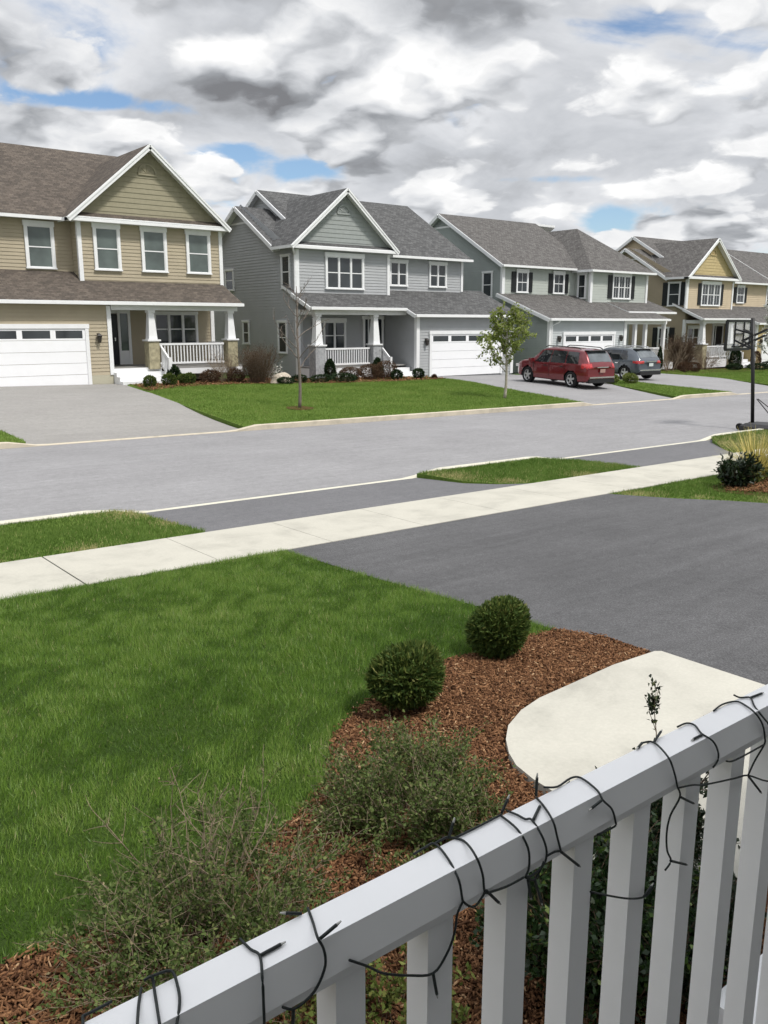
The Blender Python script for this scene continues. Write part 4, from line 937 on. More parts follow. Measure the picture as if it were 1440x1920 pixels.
# ------------------------------------------------------------------ grass
def inside(P, poly):
    x, y = P[:, 0], P[:, 1]; r = np.zeros(len(P), bool); n = len(poly)
    for i in range(n):
        (x0, y0), (x1, y1) = poly[i], poly[(i + 1) % n]
        c = ((y0 > y) != (y1 > y)) & (x < (x1 - x0) * (y - y0) / (y1 - y0 + 1e-12) + x0); r ^= c
    return r
ZLV = np.vectorize(zl)
def turf(name, poly, box, dens, h, w, mat, off=0, lean=.55, dry=()):
    x0, x1, y0, y1 = box; n = int((x1 - x0) * (y1 - y0) * dens)
    P = np.stack([RNG.uniform(x0, x1, n), RNG.uniform(y0, y1, n)], 1)
    J = P + RNG.normal(size=P.shape) * .018
    P = P[inside(J, poly)]; n = len(P)
    # tufts: blades lean together and vary in height in soft patches
    pa = np.sin(P[:, 0] * 2.1 + 1.3 * np.sin(P[:, 1] * 1.7)) * np.cos(P[:, 1] * 2.6 + 1.1 * np.sin(P[:, 0] * 1.3))
    pb = np.sin(P[:, 0] * 9.0 + 2 * np.sin(P[:, 1] * 7)) * np.cos(P[:, 1] * 8.3 + 2 * np.cos(P[:, 0] * 6))
    z = ZLV(P[:, 0], P[:, 1]) + off
    hh = h * (1 + .22 * pa + .22 * pb) * RNG.uniform(.55, 1.25, n)
    a = 2.2 * pb + 1.5 * pa + RNG.normal(size=n) * 1.3; e = lean * np.abs(RNG.normal(size=n)) + .12
    d = np.stack([np.cos(a) * e, np.sin(a) * e, np.ones(n)], 1); d = unit(d)
    b = RNG.uniform(0, 2 * PI, n); sd = np.stack([np.cos(b), np.sin(b), np.zeros(n)], 1) * (w * RNG.uniform(.6, 1.2, n) / 2)[:, None]
    base = np.concatenate([P, z[:, None]], 1); base[:, 2] -= .004
    V = np.empty((n, 3, 3)); V[:, 0] = base - sd; V[:, 1] = base + sd; V[:, 2] = base + d * hh[:, None]
    pc = np.sin(P[:, 0] * .9 + 2 * np.sin(P[:, 1] * .8)) * np.sin(P[:, 1] * 1.9 + P[:, 0] * .5); rnd = np.clip(RNG.normal(.46, .17, n) + .14 * pa + .12 * pb + .12 * pc, 0, .96); rnd[RNG.random(n) < .012] = 1
    for dx, dy, dr in dry:
        q = np.hypot(P[:, 0] - dx, P[:, 1] - dy) / dr; rnd[RNG.random(n) < .75 * np.exp(-q * q)] = 1
    o = np_mesh(name, V.reshape(-1, 3), np.arange(n * 3).reshape(n, 3), M[mat], None, np.repeat(rnd, 3)); o['kind'] = 'stuff'; return o
turf('lawn_grass', LAWN, (-2.5, 5.2, 2.9, 8.3), 13000, .050, .0046, 'grass')
turf('lawn_grass', LAWN, (-9, -2.5, 2.9, 8.3), 1200, .062, .009, 'grass')
turf('verge_grass', VERGES[0], (-6, 4.75, 9.6, 11.65), 4200, .05, .008, 'grassV', dry=((4.4, 11.3, .35), (4.6, 10.4, .2), (3.2, 9.65, .25), (2.0, 9.7, .3)))
turf('verge_grass', VERGES[1], (9.9, 13.9, 9.6, 11.65), 4600, .05, .009, 'grassV', dry=((10.1, 10.9, .45), (10.6, 10.0, .25), (12.2, 9.65, .3)))
turf('verge_grass', VERGES[2], (17, 30, 9.6, 11.65), 2600, .055, .012, 'grassV', dry=((18.4, 10.4, .9), (20.3, 10.2, 1.1), (23, 10.4, 1.6)))
turf('lawn_grass', ISL, (10.9, 18, 4.5, 8.2), 3600, .05, .009, 'grassV', dry=((11.2, 7.8, .3), (12.2, 6.1, .25), (11.7, 7.0, .15)))
turf('far_lawn_grass', FL[1], (11, 28.4, 20.1, 33), 1100, .06, .016, 'grassF')
turf('far_lawn_grass', FL[0], (-4, 5.6, 20.1, 30), 900, .06, .016, 'grassF')
turf('far_lawn_grass', FL[2], (30.8, 37.5, 20.1, 33), 900, .06, .02, 'grassF')
turf('far_lawn_grass', FL[3], (40.7, 64, 20.1, 33), 420, .065, .03, 'grassF')

# bark mulch chips
def mulch(name, poly, box, dens, L, W, off=0):
    x0, x1, y0, y1 = box; n = int((x1 - x0) * (y1 - y0) * dens)
    P = np.stack([RNG.uniform(x0, x1, n), RNG.uniform(y0, y1, n)], 1); P = P[inside(P + RNG.normal(size=P.shape) * .02, poly)]; n = len(P)
    z = ZLV(P[:, 0], P[:, 1]) + off + RNG.uniform(.0, .022, n); c = np.concatenate([P, z[:, None]], 1)
    a = RNG.uniform(0, 2 * PI, n); tilt = RNG.normal(size=n) * .35
    d = np.stack([np.cos(a) * np.cos(tilt), np.sin(a) * np.cos(tilt), np.sin(tilt)], 1); s = unit(np.cross(d, np.stack([RNG.normal(size=n) * .35, RNG.normal(size=n) * .35, np.ones(n)], 1))); u = np.cross(s, d)
    l = (L * RNG.gamma(3, .33, n))[:, None] / 2; w = (W * RNG.uniform(.5, 1.4, n))[:, None] / 2; t = .0028
    V = np.empty((n, 8, 3)); k = 0
    for sl, sw, su in ((-1, -1, -1), (1, -.6, -1), (1, .6, -1), (-1, 1, -1), (-1, -1, 1), (1, -.6, 1), (1, .6, 1), (-1, 1, 1)):
        V[:, k] = c + d * l * sl + s * w * sw + u * t * su; k += 1
    q = np.array([[4, 5, 6, 7], [0, 1, 5, 4], [1, 2, 6, 5], [2, 3, 7, 6], [3, 0, 4, 7]])
    F = (np.arange(n)[:, None, None] * 8 + q[None]).reshape(-1, 4)
    o = np_mesh(name, V.reshape(-1, 3), F, M['chips'], None, np.repeat(np.clip(RNG.normal(.42, .24, n), 0, 1), 8)); o['kind'] = 'stuff'; return o
INB = [(-3, 3.1), (.58, 3.04), (1.08, 3.0), (1.57, 3.06), (1.95, 3.2), (2.3, 3.4), (2.64, 3.82), (3.04, 4.07), (3.49, 4.17), (3.96, 4.32), (4.38, 4.26), (4.83, 4.29), (5.13, 4.26), (5.27, 3.93), (5.26, 3.47), (4.79, 3.49), (4.24, 3.45), (3.95, 3.43), (3.7, 3.37), (3.47, 3.265), (3.33, 3.14), (3.22, 3.01), (3.15, 2.88), (3.11, 2.72), (3.09, 2.5), (3.07, 1.5), (3.6, 1.2), (3.6, .75), (-3, .75)]
mulch('bark_mulch', INB, (-2.6, 5.3, .75, 4.4), 9500, .024, .0065)
mulch('bark_mulch', [(12.45, 7.1), (13.3, 7.5), (15, 7.3), (15, 6), (13.5, 5.9), (12.8, 6.2)], (12.4, 15, 5.9, 7.5), 1200, .06, .016, .02)
mulch('bark_mulch', BEDA, (12, 28.4, 28.5, 33.2), 110, .13, .05, .02)

# ------------------------------------------------------------------ cars
def car(name, loc, rz, L, Wd, H, paint, label, glassr, cladding, plate, o):
    """body lofted from stations; x runs forward from the rear bumper, y across"""
    t = thing(name, loc, label, 'car', 'parked cars', rz)
    nx, nv = 130, 40; hw = Wd / 2
    st = o['st']; xs = np.linspace(0, L, nx); cols = list(zip(*st)); f = [np.interp(xs, cols[0], c) for c in cols[1:]]
    def sm(a, k=3):
        for _ in range(k): a = np.concatenate([[a[0]], (a[:-2] + 2 * a[1:-1] + a[2:]) / 4, [a[-1]]])
        return a
    zb, zbelt, zroof, wb, wr = [sm(a) for a in f]
    def section(i):
        b, be, ro, w, r = zb[i], zbelt[i], zroof[i], wb[i] * hw, wr[i] * hw
        gh = ro - be
        return [(0, b), (w * .9, b), (w * .985, b + .05), (w, b + (be - b) * .35), (w * 1.0, b + (be - b) * .6), (w * .985, be - .05), (w * .965, be), (r + (w * .965 - r) * .5, be + gh * .5), (r, be + gh * .86), (r * .93, be + gh * .95), (r * .6, ro), (0, ro + .015)]
    sv = np.array([0, .1, .13, .22, .30, .40, .43, .55, .66, .70, .82, 1]); vv = np.linspace(0, 1, nv)
    G = np.zeros((nx, nv, 3))
    for i in range(nx):
        s = np.array(section(i)); G[i, :, 0] = xs[i]; G[i, :, 1] = np.interp(vv, sv, s[:, 0]); G[i, :, 2] = np.interp(vv, sv, s[:, 1])
    # plan-view rounding of front and rear
    for i in range(nx):
        pull = 0
        G[i, :, 0] += -o.get('tuck', .12) * (np.abs(G[i, :, 1]) / hw) ** 3 * max(0, (xs[i] - (L - .6)) / .6) + .10 * (np.abs(G[i, :, 1]) / hw) ** 4 * max(0, (.5 - xs[i]) / .5)
    wheels = o['wheels']; ra = o['ra']; rw = o['rw']
    body = MB(); win = MB(); tail = MB(); rear = MB(); clad = MB(); ws = MB()
    def put(mb, i, j, sgn, off=0):
        q = [G[i, j], G[i + 1, j], G[i + 1, j + 1], G[i, j + 1]]; q = [np.array([p[0], p[1] * sgn, p[2]]) for p in q]
        if off:
            n_ = np.cross(q[1] - q[0], q[3] - q[0]) * sgn; nl = np.linalg.norm(n_)
            if nl > 1e-9: q = [p - n_ / nl * off for p in q]
        q = [(p[0] - L / 2, p[1], p[2]) for p in q]
        mb.face(q if sgn > 0 else q[::-1])
    for i in range(nx - 1):
        for j in range(nv - 1):
            c = (G[i, j] + G[i + 1, j + 1]) / 2; v = (vv[j] + vv[j + 1]) / 2; x = c[0]
            arch = any((x - wx) ** 2 + (c[2] - rw) ** 2 < ra ** 2 for wx in wheels) and abs(c[1]) > hw * .62
            if arch: continue
            low = c[2] < o['clad']
            for s in (1, -1):
                put(clad if low else body, i, j, s)
                if .445 < v < .63 and any(a < x + (v - .44) * o['slope'](x) < b for a, b in o['side']): put(win, i, j, s, .006)
                if v > .46 and o['ws'][0] < x < o['ws'][1] and abs(c[1]) < wr[i] * hw * .93 + .02: put(ws, i, j, s, .006)
                if o['rg'][0] < x < o['rg'][1] and abs(c[1]) < wr[i] * hw * .9 and v > .47: put(rear, i, j, s, .007)
                if o['tl'][0] < c[2] < o['tl'][1] and x < o['tl'][2] and abs(c[1]) > o['tl'][3] * hw: put(tail, i, j, s, .006)
    for i, mb in ((0, body), (nx - 1, body)):
        for j in range(nv - 1):
            for s in (1, -1):
                q = [(G[i, j][0] - L / 2, G[i, j][1] * s, G[i, j][2]), (G[i, j + 1][0] - L / 2, G[i, j + 1][1] * s, G[i, j + 1][2]), (G[i, j + 1][0] - L / 2, 0, G[i, j + 1][2]), (G[i, j][0] - L / 2, 0, G[i, j][2])]
                up = G[i, j][2] < o['clad']; tb = clad if up else body
                tb.face(q if (s < 0) == (i > 0) else q[::-1])
                if i == 0 and o['tl'][0] < G[i, j][2] < o['tl'][1] and abs(G[i, j][1]) > .5 * hw:
                    z0_, z1_ = G[i, j][2], G[i, j + 1][2]
                    a, b_ = sorted((s * hw * o['tl'][4], s * G[i, j][1])); tail.box(-L / 2 + G[i, j][0] - .012, -L / 2 + G[i, j][0] - .004, a, b_, min(z0_, z1_), max(z0_, z1_))
    bo = body.build('body', M[paint], t, (0, 0, 0), True); clad.build('lower_cladding', M[cladding], t, (0, 0, 0), True)
    win.build('side_window', M['carglass'], t, (0, 0, 0), True); ws.build('windshield', M['carglass'], t, (0, 0, 0), True); rear.build('rear_window', M[glassr], t, (0, 0, 0), True); tail.build('tail_light', M['tail'], t, (0, 0, 0), True)
    # wheel wells, wheels
    for wx in wheels:
        for s in (1, -1):
            wl = MB(); x = wx - L / 2
            wl.box(x - ra - .02, x + ra + .02, s * hw * .25, s * hw * .6, .25, rw + ra + .03)
            n = 18
            for k in range(n):
                a0, a1 = PI * k / n - .15, PI * (k + 1) / n - .12
                q = [(x + ra * math.cos(a), y, rw + ra * math.sin(a)) for a, y in ((a0, s * hw * .6), (a1, s * hw * .6), (a1, s * hw * .985), (a0, s * hw * .985))]
                wl.face(q)
            wl.build('wheel_well', M['blackpl'], t, (0, 0, 0))
            w = MB(); c = (x, s * (hw - .13), rw); wd = .12
            w.lathe([(rw * .66, -wd), (rw * .93, -wd), (rw, -wd * .7), (rw, wd * .7), (rw * .93, wd), (rw * .66, wd)], c, 'y', 28); wo = w.build('wheel', M['rub'], t, (0, 0, 0), True)
            d = MB(); yy = s * (hw - .035)
            d.lathe([(rw * .68, 0), (rw * .62, -.02 * s), (rw * .6, -.06 * s)], (x, yy, rw), 'y', 24)
            for k in range(5):
                a = 2 * PI * k / 5 + .3; ca, sa = math.cos(a), math.sin(a)
                d.bar((x, yy - .02 * s, rw), (x + rw * .63 * ca, yy - .015 * s, rw + rw * .63 * sa), .085, .03, (0, 1, 0))
            d.lathe([(.0, .0), (.05, .0), (.06, -.03 * s)], (x, yy, rw), 'y', 12)
            d.build('rim', M['rim'], wo, (0, 0, 0)); MB().lathe([(0, 0), (rw * .6, 0)], (x, yy - .07 * s, rw), 'y', 20).build('brake_disc', M['blackpl'], wo, (0, 0, 0))
    # mirrors, roof rails, bumper trim, plate, spoiler, handles
    mx_ = o['ws'][0] + .1 - L / 2 + .25
    for s in (1, -1):
        b = MB(); b.box(mx_ - .1, mx_ + .1, s * (hw + .02), s * (hw + .2), o['belt'] + .0, o['belt'] + .15); b.box(mx_ - .04, mx_ + .06, s * (hw - .06), s * (hw + .03), o['belt'], o['belt'] + .06); b.build('mirror', M[paint], t, (0, 0, 0))
        b = MB(); b.tube([(-L / 2 + a, s * hw * .70, z_) for a, z_ in ((.75, H - .03), (.9, H + .03), (2.2, H + .045), (o['ws'][0] - .35, H + .03), (o['ws'][0] - .2, H - .03))], .022, 6); b.build('roof_rail', M[o['railm']], t, (0, 0, 0))
        for xh in o['handles']: 
            b = MB(); b.box(xh - .1 - L / 2, xh + .1 - L / 2, s * (hw - .005), s * (hw + .025), o['belt'] - .15, o['belt'] - .115); b.build('door_handle', M[o['railm']], t, (0, 0, 0))
        for xd in o['doors']:
            b = MB(); b.box(xd - .006 - L / 2, xd + .006 - L / 2, s * (hw * .99), s * (hw * 1.003), .42, o['belt'] - .05); b.build('door_seam', M['blackpl'], t, (0, 0, 0))
    b = MB(); b.box(-L / 2 - .03, -L / 2 + .10, -hw * .8, hw * .8, .50, .56); b.build('bumper_trim', M['chrome'], t, (0, 0, 0))
    b = MB(); b.box(-L / 2 - .02, -L / 2 + .2, -hw * .82, hw * .82, .28, .46); b.build('rear_bumper', M['blackpl'], t, (0, 0, 0))
    b = MB(); b.box(-L / 2 - .018, -L / 2 - .006, -.16, .16, o['pz'], o['pz'] + .16); b.build('number_plate', M[plate], t, (0, 0, 0))
    b = MB(); b.box(-L / 2 - .02, -L / 2 - .006, -.35, .35, o['pz'] + .22, o['pz'] + .26); b.build('tailgate_trim', M['chrome'], t, (0, 0, 0))
    b = MB(); b.box(-L / 2 + o['rg'][1] - .16, -L / 2 + o['rg'][1] + .1, -hw * .66, hw * .66, H - .10, H - .06); b.build('spoiler', M['blackpl' if paint == 'slate' else 'blackpl'], t, (0, 0, 0))
    for s in (1, -1):
        b = MB(); b.box(L / 2 - .35, L / 2 - .12, s * hw * .55, s * hw * .88, .72, .86); b.build('headlight', M['chrome'], t, (0, 0, 0))
    return t
RED = dict(st=[(0, .42, .92, .99, .86, .80), (.06, .34, 1.02, 1.12, .93, .80), (.18, .31, 1.05, 1.30, .97, .78), (.34, .30, 1.08, 1.55, .985, .76), (.52, .29, 1.09, 1.70, 1, .745), (.9, .28, 1.08, 1.75, 1, .745), (2.2, .26, 1.05, 1.77, 1, .76), (2.9, .26, 1.03, 1.74, 1, .76), (3.25, .26, 1.02, 1.62, 1, .75), (3.85, .27, 1.06, 1.13, .99, .78), (4.3, .28, 1.02, 1.08, .97, .8), (4.75, .30, .92, .98, .93, .8), (4.95, .36, .80, .86, .84, .72), (5.0, .42, .70, .74, .76, .62)],
           wheels=(1.02, 3.92), ra=.43, rw=.375, clad=.36, side=((.62, 1.38), (1.47, 2.4), (2.5, 3.45)), slope=lambda x: 1.9 if x > 2.45 else (-.6 if x < 1.45 else 0), ws=(3.2, 3.9), rg=(.12, .46), tl=(.93, 1.14, .42, .62, .55), belt=1.05, railm='blackpl', handles=(1.62, 2.7), doors=(1.43, 2.45, 3.5), pz=.74, tuck=.35)
GRY = dict(st=[(0, .42, .86, .93, .86, .80), (.06, .34, .98, 1.06, .93, .80), (.2, .31, 1.02, 1.22, .97, .77), (.42, .30, 1.04, 1.45, .985, .74), (.66, .29, 1.04, 1.58, 1, .72), (1.1, .28, 1.02, 1.63, 1, .73), (2.0, .26, 1.0, 1.655, 1, .74), (2.5, .26, .99, 1.62, 1, .74), (2.85, .26, .98, 1.5, 1, .73), (3.45, .27, 1.0, 1.06, .99, .77), (3.9, .28, .96, 1.02, .97, .8), (4.3, .30, .86, .92, .93, .8), (4.55, .36, .75, .8, .82, .7), (4.62, .42, .66, .7, .74, .6)],
           wheels=(.92, 3.72), ra=.42, rw=.365, clad=.40, side=((.78, 1.25), (1.33, 2.12), (2.2, 3.05)), slope=lambda x: 1.9 if x > 2.15 else (-1.0 if x < 1.3 else 0), ws=(2.8, 3.5), rg=(.14, .6), tl=(.86, 1.0, .4, .55, .5), belt=1.0, railm='chrome', handles=(1.45, 2.4), doors=(1.29, 2.15, 3.1), pz=.72, tuck=.35)
def place_car(rear_left, yaw, spec, L, Wd):
    a = yaw; fx, fy = math.cos(a), math.sin(a); lx, ly = -math.sin(a), math.cos(a)
    k = L / 2 - spec['wheels'][0]
    return rear_left[0] + fx * k - lx * (Wd / 2 - .1), rear_left[1] + fy * k - ly * (Wd / 2 - .1)
for nm, rl, yaw, spec, L, Wd, H, paint, lab, gl, cl, pl in (
        ('parked_car', (29.95, 24.7), math.radians(84.5), RED, 5.0, 1.95, 1.77, 'red', 'dark red seven-seat car parked on the driveway, rear towards the road', 'cargl_l', 'red', 'plateR'),
        ('parked_car', (36.85, 26.95), math.radians(85), GRY, 4.62, 1.9, 1.655, 'slate', 'dark blue-grey car parked beyond the red one, roof rails in chrome', 'cargl_l', 'blackpl', 'plate')):
    x, y = place_car(rl, yaw, spec, L, Wd); fx, fy = math.cos(yaw), math.sin(yaw)
    za = zd(x - fx * 1.45, y - fy * 1.45); zc = zd(x + fx * 1.45, y + fy * 1.45)
    t = car(nm, (x, y, (za + zc) / 2 + .006), yaw, L, Wd, H, paint, lab, gl, cl, pl, spec); t.rotation_euler = (0, -math.atan2(zc - za, 2.9), yaw); t.scale = (.965, .965, .965) if paint == 'red' else (.98, .98, .98)

# ------------------------------------------------------------------ basketball hoop
def hoop():
    x, y = 22.55, 12.15; z = zr(x, 11.9) + .03; zt = .06
    t = house('basketball_hoop', (x, y, z), 'portable black basketball hoop with clear backboard standing at the kerb', 'basketball hoop')
    b = MB(); b.tube([(x, y + .05, z + .1), (x + .01, y + .17, z + 1.4), (x, y + .32, zt + .1)], .05, 10); b.build('pole', M['hoopm'], t, None, True)
    b = MB()
    P = [(-.42, -1.05), (.42, -1.05), (.5, -.2), (.38, .22), (-.38, .22), (-.5, -.2)]
    for k in range(6):
        (a, c), (d, e) = P[k], P[(k + 1) % 6]
        b.face([(x + a, y + c, z), (x + d, y + e, z), (x + d, y + e, z + .12), (x + a, y + c, z + .12)]); b.face([(x + a, y + c, z + .12), (x + d, y + e, z + .12), (x + d * .8, y - .4 + (e + .4) * .8, z + .2), (x + a * .8, y - .4 + (c + .4) * .8, z + .2)])
    b.face([(x + a * .8, y - .4 + (c + .4) * .8, z + .2) for a, c in P]); b.build('base', M['hoopb'], t)
    for s in (-1, 1):
        w = MB(); w.lathe([(.001, -.04), (.09, -.04), (.09, .04), (.001, .04)], (0, 0, 0), 'y', 14); wv = [(x + s * .3 + q[1], y + .26 + q[0], z + .09 + q[2]) for q in w.v]; w.v = wv; w.build('wheel', M['rub'], t)
        b = MB(); b.tube([(x + s * .03, y - .02, z + .85), (x + s * .3, y - .85, z + .2)], .014, 6); b.build('brace', M['hoopm'], t)
    bx_, by, w2, z0, z1 = x + .14, y + .78, .61, zt - .74, zt + .03
    b = MB(); fr = .028
    for a, c in (((-w2, z0), (w2, z0)), ((-w2, z1), (w2, z1)), ((-w2, z0), (-w2, z1)), ((w2, z0), (w2, z1))): b.bar((bx_ + a[0], by, a[1]), (bx_ + c[0], by, c[1]), .07, .06, (0, 1, 0))
    for a, c in (((-.23, z0 + .05), (-.23, z1 - .03)), ((.23, z0 + .05), (.23, z1 - .03)), ((-.23, z0 + .42), (.23, z0 + .42)), ((-.3, z0 + .08), (.3, z0 + .08))): b.bar((bx_ + a[0], by - .03, a[1]), (bx_ + c[0], by - .03, c[1]), .03, .03, (0, 1, 0))
    bo = b.build('backboard_frame', M['hoopm'], t); MB().box(bx_ - w2 + .02, bx_ + w2 - .02, by - .006, by + .006, z0 + .02, z1 - .02).build('backboard', M['acrylic'], t)
    b = MB()
    for s in (-1, 1):
        b.bar((bx_ + s * .2, by - .04, zt - .2), (x + s * .05, y + .26, zt - .32), .03, .045); b.bar((bx_ + s * .2, by - .04, zt - .5), (x + s * .05, y + .24, zt - .72), .03, .045)
        b.bar((x + s * .07, y + .55, zt - .5), (x + s * .06, y - .15, zt - .18), .022, .03); b.bar((x + s * .07, y + .6, zt - .66), (x + s * .06, y - .1, zt - .34), .022, .03)
    b.build('bracket', M['hoopm'], t)
    r = MB(); rc = (bx_, by + .36, z0 + .12); k = 28
    r.tube([(rc[0] + .23 * math.cos(2 * PI * i / k), rc[1] + .23 * math.sin(2 * PI * i / k), rc[2]) for i in range(k + 1)], .012, 6); r.box(rc[0] - .08, rc[0] + .08, by + .01, by + .14, rc[2] - .06, rc[2] + .015); r.build('rim', M['hoopm'], t)
    n = MB()
    for i in range(12):
        for sg in (1, -1):
            a0 = 2 * PI * i / 12; n.tube([(rc[0] + rr * math.cos(a0 + sg * da), rc[1] + rr * math.sin(a0 + sg * da), rc[2] - dz) for rr, da, dz in ((.23, 0, 0), (.18, .26, .14), (.14, .52, .27), (.13, .8, .4))], .005, 4)
    n.build('net', M['white'], t)
hoop()

# ------------------------------------------------------------------ our porch: rail, balusters, floor, steps, unseen wall and roof added behind the camera to shade the rail
pz = -1.55
porch = house('front_porch', (0, 0, pz), 'white porch railing with square balusters in front, dark wire lights wound round it', 'porch railing')
def rail_prof(x0, x1):
    prof = [(.620, -.600), (.6635, -.600), (.674, -.643), (.660, -.661), (.6225, -.661), (.6145, -.643)]
    b = MB(); k = len(prof)
    for i in range(k):
        (y0, z0), (y1, z1) = prof[i], prof[(i + 1) % k]; b.face([(x0, y0, z0), (x0, y1, z1), (x1, y1, z1), (x1, y0, z0)][::-1])
    b.face([(x0, y, z) for y, z in prof]); b.face([(x1, y, z) for y, z in reversed(prof)]); return b
o = rail_prof(-1.6, 2.2).build('top_rail', M['vinyl'], porch); mod = o.modifiers.new('edge', 'BEVEL'); mod.width = .0025; mod.segments = 2; mod.limit_method = 'ANGLE'
sp = .1262; k0 = 1.203  # one baluster centre, spacing
bal = None
for i in range(-20, 9):
    cx = k0 - .0 + sp * i
    if cx > 2.15 or cx < -1.55: continue
    if bal is None:
        m_ = MB(); m_.box(-.019, .019, .6228, .6592, -1.42, -.6605); bal = m_.build('baluster', M['vinyl'], porch, (0, 0, 0)); bal.location = (cx, 0, -pz)
        mod = bal.modifiers.new('edge', 'BEVEL'); mod.width = .003; mod.segments = 2
        ORIG[bal.name] = (0, 0, 0)
    else:
        c = bal.copy(); COL.objects.link(c); c.parent = porch; c.location = (cx, 0, -pz)
b = MB(); b.box(-1.6, 2.2, .615, .667, -1.46, -1.421); b.build('bottom_rail', M['vinyl'], porch)
b = MB(); b.box(2.2, 2.3, .59, .69, -1.54, -.5); b.build('post', M['vinyl'], porch)
b = MB(); b.box(-1.7, -1.6, .59, .69, -1.54, .95); b.build('post', M['vinyl'], porch)
b = MB(); b.box(-8, 5.2, -2.4, .72, -1.6, -1.55); b.build('floor', M['deck'], porch)
b = MB(); b.box(-8, 2.25, .66, .71, -2.5, -1.61); b.build('skirt', M['white'], porch)
b = MB(); b.box(2.28, 4.4, .72, .84, -1.9, -1.75); b.box(2.28, 4.4, .72, 1.02, -2.1, -1.93); b.box(2.28, 4.4, .72, 1.2, -2.42, -2.13)
b.build('steps', M['white'], porch)
b = MB(); b.box(-8, 5.2, -3.0, -1.8, -2.6, 1.5); clap(b, (0, -1.8), (1, 0), (0, 1), [(-8, -1.55), (5.2, -1.55), (5.2, 1.45), (-8, 1.45)]); b.build('wall', M['sidB'], porch)  # unseen house wall, set close and high to darken the rail's inner face
b = MB(); roofslab(b, [(-8.3, -.22, 1.12), (5.5, -.22, 1.12), (5.5, -6, 3.9), (-8.3, -6, 3.9)]); b.box(-8.3, 5.5, -1.79, -.27, .98, 1.02, 1); b.build('roof', [M['rfB'], M['white']], porch)  # unseen roof, its eave placed to keep sun and some sky off the rail
MB().box(.2, 1.15, -1.8, -1.76, -1.55, .55).build('door', M['blackdoor'], porch)

